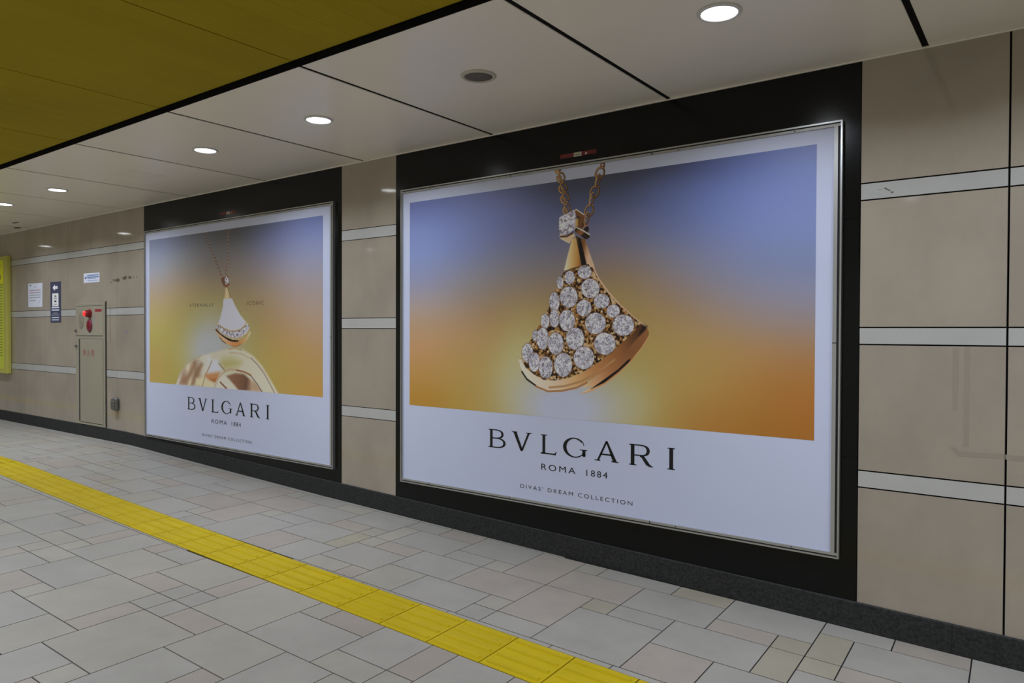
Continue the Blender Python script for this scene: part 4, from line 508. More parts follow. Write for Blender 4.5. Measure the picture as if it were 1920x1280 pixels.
ART1=[('w',(-6170,1341),542,358,(162,158,112),0.7),('w',(-6245,1285),364,263,(163,165,172),0.9),('s',[(-6337,2351),(-6245,2230),(-6154,2111),(-6093,2007),(-6036,1917)],11,(150,118,96),2),('s',[(-6340,2347),(-6315,2332)],8,(70,45,38),2),('s',[(-6316,2315),(-6291,2299)],8,(70,45,38),2),('s',[(-6291,2283),(-6267,2267)],8,(70,45,38),2),('s',[(-6267,2251),(-6242,2236)],8,(70,45,38),2),('s',[(-6243,2219),(-6218,2204)],8,(70,45,38),2),('s',[(-6219,2187),(-6194,2172)],7,(70,45,38),2),('s',[(-6195,2156),(-6170,2141)],8,(70,45,38),2),('s',[(-6171,2125),(-6147,2110)],8,(70,45,38),2),('s',[(-6150,2093),(-6128,2078)],8,(70,45,38),2),('s',[(-6131,2061),(-6109,2046)],8,(70,45,38),2),('s',[(-6113,2029),(-6091,2014)],8,(70,45,38),2),('s',[(-6094,1997),(-6071,1982)],7,(70,45,38),2),('s',[(-6074,1966),(-6051,1951)],8,(70,45,38),2),('s',[(-5947,2356),(-5954,2223),(-5958,2100),(-5974,2001),(-5981,1927)],12,(150,118,96),2),('s',[(-5954,2351),(-5941,2336)],7,(70,45,38),2),('s',[(-5955,2319),(-5943,2304)],7,(70,45,38),2),('s',[(-5957,2287),(-5945,2272)],7,(70,45,38),2),('s',[(-5959,2255),(-5946,2240)],7,(70,45,38),2),('s',[(-5960,2223),(-5948,2208)],7,(70,45,38),2),('s',[(-5961,2191),(-5949,2176)],7,(70,45,38),2),('s',[(-5963,2159),(-5950,2144)],7,(70,45,38),2),('s',[(-5964,2127),(-5951,2112)],7,(70,45,38),2),('s',[(-5966,2095),(-5955,2080)],7,(70,45,38),2),('s',[(-5971,2063),(-5960,2048)],7,(70,45,38),2),('s',[(-5976,2032),(-5965,2017)],8,(70,45,38),2),('s',[(-5981,2000),(-5969,1985)],8,(70,45,38),2),('s',[(-5984,1968),(-5972,1953)],8,(70,45,38),2),('p',[(-6063,1925),(-6014,1939),(-5987,1915),(-5983,1853),(-6021,1857),(-6049,1893)],(96,66,50),2),('p',[(-6014,1867),(-5933,1878),(-5922,1863),(-5977,1838),(-6005,1848)],(120,74,44),2),('n',[(-6003,1931),(-5948,1938),(-5935,1874),(-5992,1863)],'gem',2),('p',[(-5961,1944),(-5944,1943),(-5941,1928),(-5961,1929)],(120,66,40),2),('g',[(-5988,1841),(-5957,1840),(-5899,1742),(-6012,1735)],[(-6005,1792),(-5922,1789)],[(0,(180,160,120)),(0.5,(196,180,140)),(1,(176,150,105))],2),('s',[(-5961,1840),(-5931,1790),(-5903,1743)],5,(60,44,34),2),('p',[(-6856,921),(-6784,1024),(-6667,1121),(-6542,1179),(-6397,1213),(-6245,1243),(-6035,1276),(-5853,1302),(-5705,1282),(-5562,1232),(-5432,1147),(-5323,1042),(-5198,918),(-5451,915),(-6036,919),(-6577,919)],(185,180,160),24),('g',[(-6820,929),(-6761,1025),(-6644,1121),(-6519,1173),(-6245,1228),(-6224,1163),(-6332,1029),(-6365,929)],[(-6808,961),(-6224,1104)],[(0,(190,180,165)),(0.2,(150,125,105)),(0.35,(195,185,160)),(0.55,(140,115,92)),(0.75,(185,178,160)),(1,(190,190,190))],36),('p',[(-6645,1029),(-6553,1112),(-6497,1138),(-6554,1033),(-6657,931),(-6785,931),(-6738,989)],(140,108,84),60),('p',[(-6464,1097),(-6397,1147),(-6365,1136),(-6442,1037),(-6543,930),(-6577,931),(-6531,1003)],(132,100,74),54),('p',[(-6246,1151),(-6203,1182),(-6035,1180),(-6015,1100),(-6108,1067),(-6267,1062)],(186,188,198),48),('p',[(-6098,1155),(-6035,1198),(-5883,1207),(-5735,1177),(-5784,1136),(-5934,1102),(-6015,1097)],(166,158,104),90),('s',[(-6093,1150),(-6010,1094)],9,(120,90,60),18),('p',[(-6332,1041),(-6077,1074),(-6109,1026),(-6151,978),(-6289,989)],(176,122,78),42),('p',[(-6257,997),(-6140,1008),(-6161,977)],(150,86,44),30),('p',[(-6487,999),(-6354,1017),(-6182,965),(-6193,929),(-6498,926)],(192,184,150),42),('s',[(-6213,1170),(-6300,1060),(-6343,1005),(-6376,926)],9,(140,104,66),24),('p',[(-6057,1052),(-5974,1043),(-5874,979),(-5804,919),(-5975,922),(-6182,929),(-6140,990)],(190,186,172),30),('s',[(-6077,981),(-5975,928)],15,(110,70,44),18),('g',[(-5980,1042),(-5834,1072),(-5706,1068),(-5610,1024),(-5544,927),(-5784,923),(-5874,979)],[(-5934,1033),(-5553,960)],[(0,(130,98,74)),(0.4,(118,84,62)),(0.7,(98,70,54)),(0.85,(150,120,98)),(1,(180,160,130))],24),('p',[(-5610,1024),(-5525,995),(-5441,927),(-5553,927)],(165,140,112),30),('s',[(-5814,1098),(-5696,1088),(-5600,1058),(-5506,990),(-5432,922)],9,(88,66,60),15),('s',[(-5824,1101),(-5687,1086),(-5600,1064)],13,(140,94,58),18),('s',[(-6172,930),(-6109,1015),(-6015,1077),(-5924,1106),(-5833,1100)],12,(170,140,120),18),('s',[(-5600,1214),(-5506,1161),(-5414,1093),(-5323,998),(-5260,926)],10,(130,106,92),18),('s',[(-5705,1282),(-5562,1232),(-5432,1147),(-5323,1042),(-5207,920)],7,(176,160,120),18),('s',[(-6850,925),(-6778,1021),(-6662,1118),(-6542,1178),(-6397,1213)],8,(150,138,110),18),('s',[(-5933,1284),(-5853,1296),(-5735,1281)],8,(160,130,90),24),('s',[(-5933,1251),(-5853,1255),(-5735,1245),(-5619,1211)],7,(170,145,110),24),('g',[(-6149,1463),(-6075,1422),(-5963,1382),(-5853,1365),(-5760,1368),(-5669,1393),(-5609,1450),(-5601,1433),(-5646,1380),(-5714,1340),(-5783,1317),(-5837,1302),(-5884,1313),(-5995,1336),(-6083,1385),(-6140,1431)],[(-6140,1426),(-5609,1385)],[(0,(180,150,110)),(0.25,(196,160,125)),(0.5,(188,130,80)),(0.7,(180,125,75)),(0.9,(190,160,110)),(1,(190,185,160))],4),('s',[(-6083,1387),(-6043,1358),(-5987,1337)],8,(70,46,30),2),('s',[(-5892,1314),(-5837,1310),(-5783,1319),(-5745,1335)],5,(130,80,46),2),('p',[(-6157,1466),(-6136,1465),(-6075,1426),(-5979,1391),(-5884,1369),(-5783,1365),(-5791,1354),(-5853,1350),(-5931,1359),(-6019,1390),(-6091,1422),(-6149,1453)],(32,22,16),2),('p',[(-6022,1737),(-5891,1741),(-5829,1663),(-5759,1591),(-5676,1529),(-5706,1494),(-5767,1463),(-5845,1452),(-5931,1456),(-6018,1479),(-6107,1511),(-6067,1585),(-6034,1662)],(184,184,198),6),('s',[(-6112,1511),(-6018,1474),(-5931,1453),(-5845,1449),(-5767,1461),(-5706,1492),(-5668,1527)],9,(200,170,130),2),('s',[(-6103,1504),(-6018,1470),(-5931,1448),(-5845,1446),(-5767,1456),(-5702,1487)],4,(80,52,34),2),('n',[(-6107,1499),(-6019,1463),(-5931,1443),(-5845,1441),(-5767,1452),(-5699,1483),(-5661,1520),(-5624,1494),(-5627,1467),(-5669,1428),(-5745,1397),(-5837,1385),(-5931,1395),(-6019,1422),(-6091,1454),(-6149,1479)],'gem2',2),('s',[(-6149,1474),(-6091,1447),(-6019,1415),(-5931,1389),(-5837,1377),(-5745,1388),(-5669,1419),(-5620,1463)],6,(190,150,100),2)]
BG2=[(-3506,[(2347,95,104,148),(2134,109,120,163),(1992,113,125,165),(1808,125,128,152),(1637,145,132,128),(1495,155,128,100),(1324,165,125,85),(1139,160,122,65),(967,155,115,45)]),(-3117,[(2342,95,104,146),(2132,105,115,158),(1992,108,116,152),(1852,122,122,138),(1712,135,125,120),(1572,150,125,102),(1431,158,128,88),(1221,160,130,75),(981,158,130,65)]),(-2775,[(2339,90,95,132),(2200,95,103,147),(2061,101,106,141),(1922,115,115,130),(1755,130,118,110),(1573,150,122,85),(1434,160,128,78),(1294,160,138,82),(1085,162,145,95),(945,160,142,85)]),(-2361,[(2341,70,72,91),(2174,82,88,119),(1992,100,100,122),(1838,118,110,112),(1698,138,116,92),(1558,152,124,80),(1362,160,132,78),(1151,162,145,90),(941,160,148,100)]),(-1999,[(2344,66,68,83),(2233,75,83,109),(2164,84,90,121),(2066,101,101,126),(1955,115,110,125),(1886,125,112,112),(1816,130,112,98),(1746,140,118,85),(1649,148,125,80),(1370,158,132,76),(1161,160,142,82),(952,160,145,85)]),(-1718,[(2344,68,70,93),(2275,82,92,128),(2137,90,100,141),(1998,100,108,140),(1860,120,118,130),(1721,135,118,110),(1583,150,122,88),(1444,155,128,78),(1236,158,132,78),(958,155,122,60)]),(-1459,[(2344,76,85,125),(2206,93,105,153),(2067,99,111,157),(1928,108,115,150),(1790,120,120,140),(1651,132,122,122),(1512,145,120,95),(1373,155,125,75),(1164,155,122,65),(955,152,105,48)]),(-1206,[(2340,91,102,148),(2172,103,115,162),(1991,107,118,162),(1782,112,120,148),(1642,125,120,132),(1503,135,118,108),(1363,150,115,75),(1153,150,106,50),(943,145,98,38)]),(-984,[(2348,104,114,157),(2207,105,118,163),(1995,108,120,162),(1784,110,118,148),(1643,120,120,138),(1502,130,116,112),(1360,142,108,75),(1219,148,100,50),(1077,148,94,40),(936,143,92,36)])]  # print colours by column; the top entries also hold the frame's shade
BG1=[(-7211,[(2329,114,121,146),(2190,129,136,153),(2023,141,143,149),(1884,155,140,128),(1704,160,142,105),(1564,160,145,92),(1383,155,145,78),(1244,158,138,80),(1077,160,135,75),(937,160,138,75)]),(-6844,[(2329,106,110,132),(2205,122,126,140),(2080,133,133,133),(1956,145,130,120),(1807,155,138,105),(1645,158,142,90),(1458,155,142,78),(1271,155,142,78),(1083,155,142,72)]),(-6507,[(2329,93,93,104),(2221,114,116,124),(2092,123,119,119),(1951,135,125,112),(1843,148,130,98),(1734,150,135,90),(1626,155,140,90),(1463,152,142,80),(1246,158,150,100)]),(-6180,[(2330,85,85,90),(2183,102,100,100),(2036,118,108,100),(1890,135,120,98),(1762,145,130,88),(1645,150,140,95),(1498,150,148,128),(1351,155,156,165)]),(-5764,[(2335,78,78,85),(2238,96,96,102),(2153,106,105,107),(2068,119,111,109),(1971,126,116,108),(1886,132,118,102),(1789,140,122,95),(1728,145,125,88),(1424,155,145,90),(1119,158,145,90)]),(-5333,[(2337,90,95,119),(2217,103,110,145),(2097,116,116,136),(1976,130,120,128),(1832,140,126,112),(1676,150,128,98),(1555,152,125,88),(1374,155,128,75),(1133,158,138,72)]),(-5005,[(2335,101,110,151),(2171,115,121,152),(1992,130,130,145),(1855,142,130,132),(1649,148,128,112),(1483,152,125,95),(1304,158,128,75),(1097,155,128,70),(960,160,130,65)]),(-4717,[(2344,101,112,157),(2177,115,123,159),(1996,128,128,145),(1787,142,130,128),(1578,148,128,110),(1396,152,125,95),(1229,155,125,80),(1061,158,125,72),(949,162,125,62)])]

SRGB = np.array
def lin_a(c):
    c = np.asarray(c, np.float32)/255.0
    return np.where(c <= .04045, c/12.92, ((c+.055)/1.055)**2.4)
def hash2(a, b, s=0.0):
    h = np.sin(a*127.1+b*311.7+s*74.7)*43758.5453
    return h-np.floor(h)
class Print:
    def __init__(self, xs, zs):            # millimetres
        self.x = np.asarray(xs, np.float32); self.z = np.asarray(zs, np.float32)
        self.img = np.zeros((len(zs), len(xs), 3), np.float32)
    def win(self, pts, pad):
        p = np.asarray(pts, np.float32); lo = p.min(0)-pad; hi = p.max(0)+pad
        i0, i1 = np.searchsorted(self.x, [lo[0], hi[0]]); 
        zr_ = self.z; j0, j1 = np.searchsorted(zr_, [lo[1], hi[1]])
        if i1 <= i0 or j1 <= j0: return None
        X, Z = np.meshgrid(self.x[i0:i1], self.z[j0:j1]); return (slice(j0, j1), slice(i0, i1)), X, Z
    def put(self, sl, m, col):
        m = m[..., None]; self.img[sl] = self.img[sl]*(1-m)+np.asarray(col, np.float32)*m
    @staticmethod
    def segd(X, Z, a, b):
        dx, dz = b[0]-a[0], b[1]-a[1]; l2 = dx*dx+dz*dz+1e-9
        t = np.clip(((X-a[0])*dx+(Z-a[1])*dz)/l2, 0, 1)
        return np.hypot(X-(a[0]+t*dx), Z-(a[1]+t*dz))
    def pmask(self, X, Z, pts, soft):
        ins = np.zeros(X.shape, bool); d = np.full(X.shape, 1e9, np.float32); n = len(pts)
        for k in range(n):
            a, b = pts[k], pts[(k+1) % n]
            d = np.minimum(d, self.segd(X, Z, a, b))
            if a[1] != b[1]:
                c = ((a[1] > Z) != (b[1] > Z)) & (X < (b[0]-a[0])*(Z-a[1])/(b[1]-a[1])+a[0]); ins ^= c
        sd = np.where(ins, d, -d); return np.clip(.5+sd/soft, 0, 1)
    def layer(self, L, sm):
        k = L[0]
        if k == 'p':
            _, pts, col, soft = L; soft = max(soft*sm, 3); q = self.win(pts, soft)
            if q: self.put(q[0], self.pmask(q[1], q[2], pts, soft), col)
        elif k == 'g':
            _, pts, ab, stops, soft = L; soft = max(soft*sm, 3); q = self.win(pts, soft)
            if q:
                (a, b) = ab; dx, dz = b[0]-a[0], b[1]-a[1]
                t = ((q[1]-a[0])*dx+(q[2]-a[1])*dz)/(dx*dx+dz*dz)
                c = np.stack([np.interp(t, [s[0] for s in stops], [s[1][n] for s in stops]) for n in range(3)], -1)
                self.put(q[0], self.pmask(q[1], q[2], pts, soft), c)
        elif k == 's':
            _, pts, wd, col, soft = L; soft = max(soft*sm*.6, 2.5); q = self.win(pts, wd+soft)
            if q:
                d = np.full(q[1].shape, 1e9, np.float32)
                for a, b in zip(pts[:-1], pts[1:]): d = np.minimum(d, self.segd(q[1], q[2], a, b))
                self.put(q[0], np.clip(.5+(wd/2-d)/soft, 0, 1), col)
        elif k == 'w':                     # soft glow printed in the picture
            _, c, rx, rz, col, st = L
            q = self.win([(c[0]-rx*2.4, c[1]-rz*2.4), (c[0]+rx*2.4, c[1]+rz*2.4)], 0)
            if q:
                d2 = ((q[1]-c[0])/rx)**2+((q[2]-c[1])/rz)**2
                m = st*np.clip(1.12*np.exp(-d2**1.15)-.0*d2, 0, 1); m[q[2] > 2363] = 0
                self.put(q[0], m, col)
        elif k == 'd':
            _, c, ax, az = L
            R = max(abs(ax[0]), abs(az[1]))*1.2; q = self.win([(c[0]-R, c[1]-R), (c[0]+R, c[1]+R)], 2)
            if q:
                det = ax[0]*az[1]-ax[1]*az[0]; dx, dz = q[1]-c[0], q[2]-c[1]
                u = (dx*az[1]-dz*az[0])/det; v_ = (ax[0]*dz-ax[1]*dx)/det
                r = np.hypot(u, v_); th = np.arctan2(v_, u)/(2*np.pi)
                ring = np.floor(r*3.2); sec = np.floor((th+ring*.031)*np.where(ring < 1, 8, 16))
                h = hash2(sec+ring*7.3, ring, c[0]*.013+c[1]*.007)
                h2 = hash2(np.floor(dx/5+dz/9), np.floor(dz/6-dx/10), c[0]*.01)
                val = np.clip(.74+.34*h-.42*(h2 > .84)-.10*(h2 < .12), .30, 1.06)
                val = np.where(np.abs(r-.52) < .05, val*.9, val)
                col = val[..., None]*np.array((198, 195, 208), np.float32)+np.where(h2 > .9, 1, 0)[..., None]*np.array((18, 4, -10), np.float32)
                m = np.clip(.5+(1-r)*R/3.0, 0, 1); self.put(q[0], np.clip(.5+(1.10-r)*R/5.0, 0, 1)*.4, (80, 54, 34)); self.put(q[0], m, col)
        elif k == 'n':
            _, pts, kind, soft = L; q = self.win(pts, 3)
            if q:
                X, Z = q[1], q[2]
                if kind == 'gold':
                    pal = np.array([(36, 24, 15), (138, 98, 52), (166, 132, 86), (104, 70, 34), (182, 158, 122), (58, 38, 20), (150, 106, 56), (30, 20, 12)], np.float32); cs = 13.0
                else:
                    pal = np.array([(196, 196, 208), (180, 178, 192), (150, 146, 160), (206, 206, 212), (118, 108, 116), (186, 182, 190), (168, 164, 178)], np.float32); cs = 13.0 if kind == 'gem' else 15.0
                best = np.full(X.shape, 1e9, np.float32); idx = np.zeros(X.shape, np.float32)
                gx, gz = np.floor(X/cs), np.floor(Z/cs)
                for a in (-1, 0, 1):
                    for b in (-1, 0, 1):
                        px = (gx+a+hash2(gx+a, gz+b, 1.0))*cs; pz = (gz+b+hash2(gx+a, gz+b, 2.0))*cs
                        d = (X-px)**2+(Z-pz)**2; up = d < best; best = np.where(up, d, best); idx = np.where(up, hash2(gx+a, gz+b, 3.0), idx)
                col = pal[np.minimum((idx*len(pal)).astype(int), len(pal)-1)]
                self.put(q[0], self.pmask(X, Z, pts, 4), col)
def background(pr, ctrl, sig):
    """colour gradient of the print plus painted top-edge shade: columns of (x, [(z, r, g, b)...]) blended and smoothed"""
    gx = np.arange(pr.x[0], pr.x[-1]+20, 20.0); gz = np.arange(pr.z[0], pr.z[-1]+20, 20.0)
    cs = []
    for x, st in ctrl:
        st = sorted(st); z = [q[0] for q in st]
        cs.append(np.stack([np.interp(gz, z, [q[1+k] for q in st]) for k in range(3)], -1))
    cs = np.stack(cs, 1); X = [c[0] for c in ctrl]
    g = np.stack([[np.interp(gx, X, cs[j, :, k]) for j in range(len(gz))] for k in range(3)], -1)
    for ax, s_ in ((1, sig), (0, sig*.5)):
        n = int(s_/20*2.5); ker = np.exp(-.5*(np.arange(-n, n+1)*20/s_)**2); ker /= ker.sum()
        pad = [(0, 0)]*3; pad[ax] = (n, n); q = np.pad(g, pad, mode='edge')
        g = np.apply_along_axis(lambda v_: np.convolve(v_, ker, 'valid'), ax, q)
    tmp = np.stack([[np.interp(pr.x, gx, g[j, :, k]) for j in range(len(gz))] for k in range(3)], -1)
    j = np.clip(np.searchsorted(gz, pr.z)-1, 0, len(gz)-2); f_ = ((pr.z-gz[j])/20.0)[:, None, None]
    pr.img[:] = tmp[j]*(1-f_)+tmp[j+1]*f_
PAPER = (162, 168, 188)
def picture(name, x0, x1, z0, z1, ztop, dense, dx, dz, ctrl, art, sig, sm, y, parent):
    xs_ = list(np.arange(x0, dense[0], 18))+list(np.arange(dense[0], dense[1], dx))+list(np.arange(dense[1], x1, 18))+[x1]
    zs_ = list(np.arange(z0, z1-.5, dz))+[z1-.4, z1+.4]+list(np.arange(z1+dz, ztop-.5, dz))+[ztop]
    pr = Print(xs_, zs_); background(pr, ctrl, sig)
    pr.img[pr.z > z1] = PAPER
    for L in art: pr.layer(L, sm)
    nx, nz = len(xs_), len(zs_)
    X, Z = np.meshgrid(np.array(xs_)/1000, np.array(zs_)/1000); cx, cz = (x0+x1)/2000, (z0+ztop)/2000
    co = np.stack([X-cx, np.zeros_like(X), Z-cz], -1).reshape(-1, 3).astype(np.float32)
    me = bpy.data.meshes.new(name); me.vertices.add(nx*nz); me.vertices.foreach_set('co', co.ravel())
    idx = np.arange(nx*nz).reshape(nz, nx)
    quad = np.stack([idx[:-1, :-1], idx[:-1, 1:], idx[1:, 1:], idx[1:, :-1]], -1).reshape(-1, 4)
    nq = len(quad); me.loops.add(nq*4); me.loops.foreach_set('vertex_index', quad.ravel().astype(np.int32))
    me.polygons.add(nq); me.polygons.foreach_set('loop_start', np.arange(0, nq*4, 4, dtype=np.int32))
    me.update(calc_edges=True); me.validate()
    ca = me.color_attributes.new('ink', 'FLOAT_COLOR', 'POINT')
    rgba = np.ones((nx*nz, 4), np.float32); rgba[:, :3] = np.clip(lin_a(np.clip(pr.img, 0, 255))/np.array(DENP, np.float32), 0, .97).reshape(-1, 3)
    ca.data.foreach_set('color', rgba.ravel())
    m = newmat(name+'_ink', (.5, .5, .5), 0.45, 0, 0.25); N = m.node_tree.nodes
    at = N.new('ShaderNodeVertexColor'); at.layer_name = 'ink'
    m.node_tree.links.new(at.outputs['Color'], N['Principled BSDF'].inputs['Base Color'])
    me.materials.append(m)
    return link(name, me, None, parent, (cx, y, cz))

# brand lettering drawn from strokes: unit boxes, x to the right, y up
def strip(pts, wid):                        # band along a polyline with a width per point
    out = []
    L_, R_ = [], []
    for k, (p, q) in enumerate(zip(pts, wid)):
        a = pts[max(0, k-1)]; b = pts[min(len(pts)-1, k+1)]
        dx, dy = b[0]-a[0], b[1]-a[1]; l = math.hypot(dx, dy) or 1
        nx_, ny_ = -dy/l*q/2, dx/l*q/2
        L_.append((p[0]+nx_, p[1]+ny_)); R_.append((p[0]-nx_, p[1]-ny_))
    for k in range(len(pts)-1): out.append([L_[k], L_[k+1], R_[k+1], R_[k]])
    return out
def bowl(cx, cyy, rx0, ry0, rx1, ry1, a0=-90, a1=90, n=18):
    o = []; 
    def pt(rx, ry, t):
        c, s = math.cos(t), math.sin(t); return (cx+rx*math.copysign(abs(c)**.85, c), cyy+ry*math.copysign(abs(s)**.85, s))
    for k in range(n):
        t0 = math.radians(a0+(a1-a0)*k/n); t1 = math.radians(a0+(a1-a0)*(k+1)/n)
        o.append([pt(rx0, ry0, t0), pt(rx0, ry0, t1), pt(rx1, ry1, t1), pt(rx1, ry1, t0)])
    return o
def glyph(ch):
    Rr = lambda a, b, c, d: [(a, c), (b, c), (b, d), (a, d)]
    if ch == 'B':
        return [Rr(.09, .24, 0, 1), Rr(0, .45, .945, 1), Rr(0, .45, 0, .055), Rr(.2, .45, .50, .555)]+bowl(.42, .752, .46, .248, .33, .195)+bowl(.42, .278, .58, .278, .44, .222)
    if ch == 'V':
        return [[(.07, 1), (.24, 1), (.545, .12), (.52, 0), (.45, 0)], [(.82, 1), (.925, 1), (.56, 0), (.46, 0), (.50, .1)], Rr(0, .28, .955, 1), Rr(.73, 1, .955, 1)]
    if ch == 'L':
        return [Rr(.11, .28, 0, 1), Rr(0, .40, .955, 1), Rr(0, .93, 0, .07), [(.80, 0), (.90, 0), (1.0, .19), (.95, .17), (.84, .06)]]
    if ch == 'G':
        o = []; n = 46
        for k in range(n):
            def pt(t):
                tt = math.radians(40+(330-40)*t); c, s = math.cos(tt), math.sin(tt)
                th = .05+.10*max(0, -c)**1.2+.05*max(0, c)*max(0, s)
                return (.47+.47*c, .5+.5*s), (.47+(.47-th)*c, .5+(.5-th*1.05)*s)
            a, b = pt(k/n), pt((k+1)/n); o.append([a[0], b[0], b[1], a[1]])
        o += [[(.80, .82), (.835, .83), (.875, .66), (.86, .61)], Rr(.80, .93, .14, .44), Rr(.70, 1, .40, .445), [(.80, .14), (.93, .20), (.93, .12), (.86, .07)]]
        return o
    if ch == 'A':
        return [[(.10, .04), (.19, .04), (.50, .86), (.53, .96), (.47, 1), (.455, .97)], [(.46, 1), (.54, 1), (.93, .04), (.76, .04)], Rr(.25, .72, .30, .375), Rr(0, .24, 0, .045), Rr(.70, 1, 0, .045)]
    if ch == 'R':
        return [Rr(.065, .22, 0, 1), Rr(0, .50, .945, 1), Rr(0, .31, 0, .045), Rr(.2, .50, .46, .515)]+bowl(.48, .73, .37, .27, .24, .215)+strip([(.46, .48), (.56, .44), (.66, .28), (.76, .12), (.86, .04), (1.0, .0)], (.10, .13, .15, .15, .10, .02))
    return [Rr(.25, .77, 0, 1), Rr(0, 1, .955, 1), Rr(0, 1, 0, .045)]
BRAND = (('B', -2949, -2809), ('V', -2760, -2606), ('L', -2536, -2416), ('G', -2372, -2202), ('A', -2151, -1993), ('R', -1925, -1775), ('I', -1691, -1647))

# ------------------------------------------------------------------ the two framed posters
YP = 3.703; YFR = 3.690
def poster(dx, label, ctrl, art, px0, px1, dense, step, sig, sm, extra=None):
    fx0, fx1, fz0, fz1 = -3.751+dx, -.806+dx, .371, 2.459
    e = tag(empty('framed_poster', ((fx0+fx1)/2, YW, fz0)), label, 'poster')
    ox0, ox1, oz0, oz1 = -3.736+dx, -.844+dx, fz0+.026, fz1-.026
    sheet = box('poster_sheet', ox0-.004, ox1+.004, YP, YP+.006, oz0-.004, oz1+.004, 'paper', e)
    # outer casing, groove and inner flange on each side
    lw = .008
    for nm, a in (('top', (fx0, fx1, fz1-lw, fz1)), ('bottom', (fx0, fx1, fz0, fz0+lw)), ('left', (fx0, fx0+lw, fz0+lw, fz1-lw)), ('right', (fx1-lw, fx1, fz0+lw, fz1-lw))):
        box('frame_casing', a[0], a[1], YFR, YW-.0002, a[2], a[3], 'alu', e)
    for a in ((fx0+lw, fx1-lw, oz1, fz1-lw-.006), (fx0+lw, fx1-lw, fz0+lw+.006, oz0), (fx0+lw+.003, ox0, oz0, oz1), (ox1, fx1-lw-.012, oz0, oz1)):
        box('frame_flange', a[0], a[1], YFR+.003, YW-.0002, a[2], a[3], 'aluface', e)
    box('frame_groove', fx0+lw, fx1-lw, YFR+.012, YW-.0002, fz0+lw, fz1-lw, 'groove', e) if False else None
    for a in ((fx0+lw, fx1-lw, fz1-lw-.006, fz1-lw), (fx0+lw, fx1-lw, fz0+lw, fz0+lw+.006), (fx0+lw, fx0+lw+.003, fz0+lw+.006, fz1-lw-.006), (fx1-lw-.012, fx1-lw, fz0+lw+.006, fz1-lw-.006)):
        box('frame_groove', a[0], a[1], YFR+.012, YW-.0002, a[2], a[3], 'groove', e)
    # joints and screws along the flanges
    for k in range(5):
        xx = fx0+.28+k*(fx1-fx0-.5)/4
        for zz in ((oz1+fz1-lw-.006)/2, (oz0+fz0+lw+.006)/2):
            lathe('screw', [(.0035, 0), (.003, .0008), (.0001, .001)], 'groove', e, (xx, YFR+.003, zz), 10, 'Y')
    for xx in (fx0+.98, fx0+1.96):
        for za, zb in ((oz1, fz1-lw-.006), (fz0+lw+.006, oz0)):
            box('frame_joint', xx-.003, xx+.003, YFR+.0022, YFR+.0032, za, zb, 'groove', e)
    box('frame_joint', ox1, fx1-lw-.012, YFR+.0022, YFR+.0032, 1.40, 1.404, 'groove', e)
    pic = picture('printed_picture', px0*1000, px1*1000, 926, 2363, oz1*1000-.5, dense, step[0], step[1], ctrl, art, sig, sm, YP-.0006, sheet)
    for ch, a, b in BRAND:
        a, b = a/1000+dx, b/1000+dx; z0, z1 = .697, .8165
        flat('brand_letter', [[(a+(b-a)*q[0], z0+(z1-z0)*q[1]) for q in pl] for pl in glyph(ch)], YP-.0008, 'ink', sheet)
    text('letter', 'ROMA', -2.531+dx, -2.283+dx, .598, .635, YP-.0008, 'ink', sheet, 1.35)
    text('letter', '1884', -2.207+dx, -2.065+dx, .598, .635, YP-.0008, 'ink', sheet, 1.3)
    text('letter', "DIVAS' DREAM COLLECTION", -2.691+dx, -1.903+dx, .464, .489, YP-.0008, 'inkgrey', sheet, 1.35)
    if extra: extra(sheet)
    return e
poster(0.0, 'large framed poster of a diamond-covered fan pendant, the right one of two', BG2, ART2, -3.670, -.9245, (-2700, -1790), (2.3, 2.4), 75, .9)
def ex(sheet):
    text('letter', 'ETERNALLY', -6.590, -6.180, 1.674, 1.704, YP-.0008, 'inkbrown', sheet, 1.3)
    text('letter', 'ICONIC', -5.655, -5.412, 1.674, 1.707, YP-.0008, 'inkbrown', sheet, 1.3)
poster(-3.688, 'framed poster of a white fan pendant over a golden ring, left of two', BG1, ART1, -7.356, -4.628, (-6900, -5150), (4.2, 3.0), 110, .9, ex)

# ------------------------------------------------------------------ small stickers above the posters
def red_label(xa, xb, z0, z1, label):
    e = tag(empty('warning_sticker', ((xa+xb)/2, YW, z0)), label, 'sticker', 'red stickers above the posters')
    y0, y1 = YW-.0012, YW-.0001; wd = xb-xa
    box('red_band', xa, xa+wd*.385, y0, y1, z0, z1, 'redsticker', e)
    b = box('white_field', xa+wd*.385, xa+wd*.60, y0, y1, z0-.001, z1, 'cream', e)
    flat('printed_line', [rect(xa+wd*.42, xa+wd*.58, (z0+z1)/2-.003, (z0+z1)/2+.001)], y0-.0003, 'olivep', b)
    r = box('red_band', xa+wd*.60, xb, y0, y1, z0, z1, 'redsticker', e)
    flat('printed_mark', [rect(xa+wd*.70, xa+wd*.715, z0+.004, z0+.015), rect(xa+wd*.73, xa+wd*.745, z0+.004, z0+.015)], y0-.0003, 'whitep', r)
red_label(-2.410, -2.157, CAMZ+1.050, CAMZ+1.074, 'red and white sticker on the black panel above the big diamond pendant poster')
red_label(-6.092, -5.836, CAMZ+1.050, CAMZ+1.072, 'red and white sticker on the black panel above the white pendant poster')

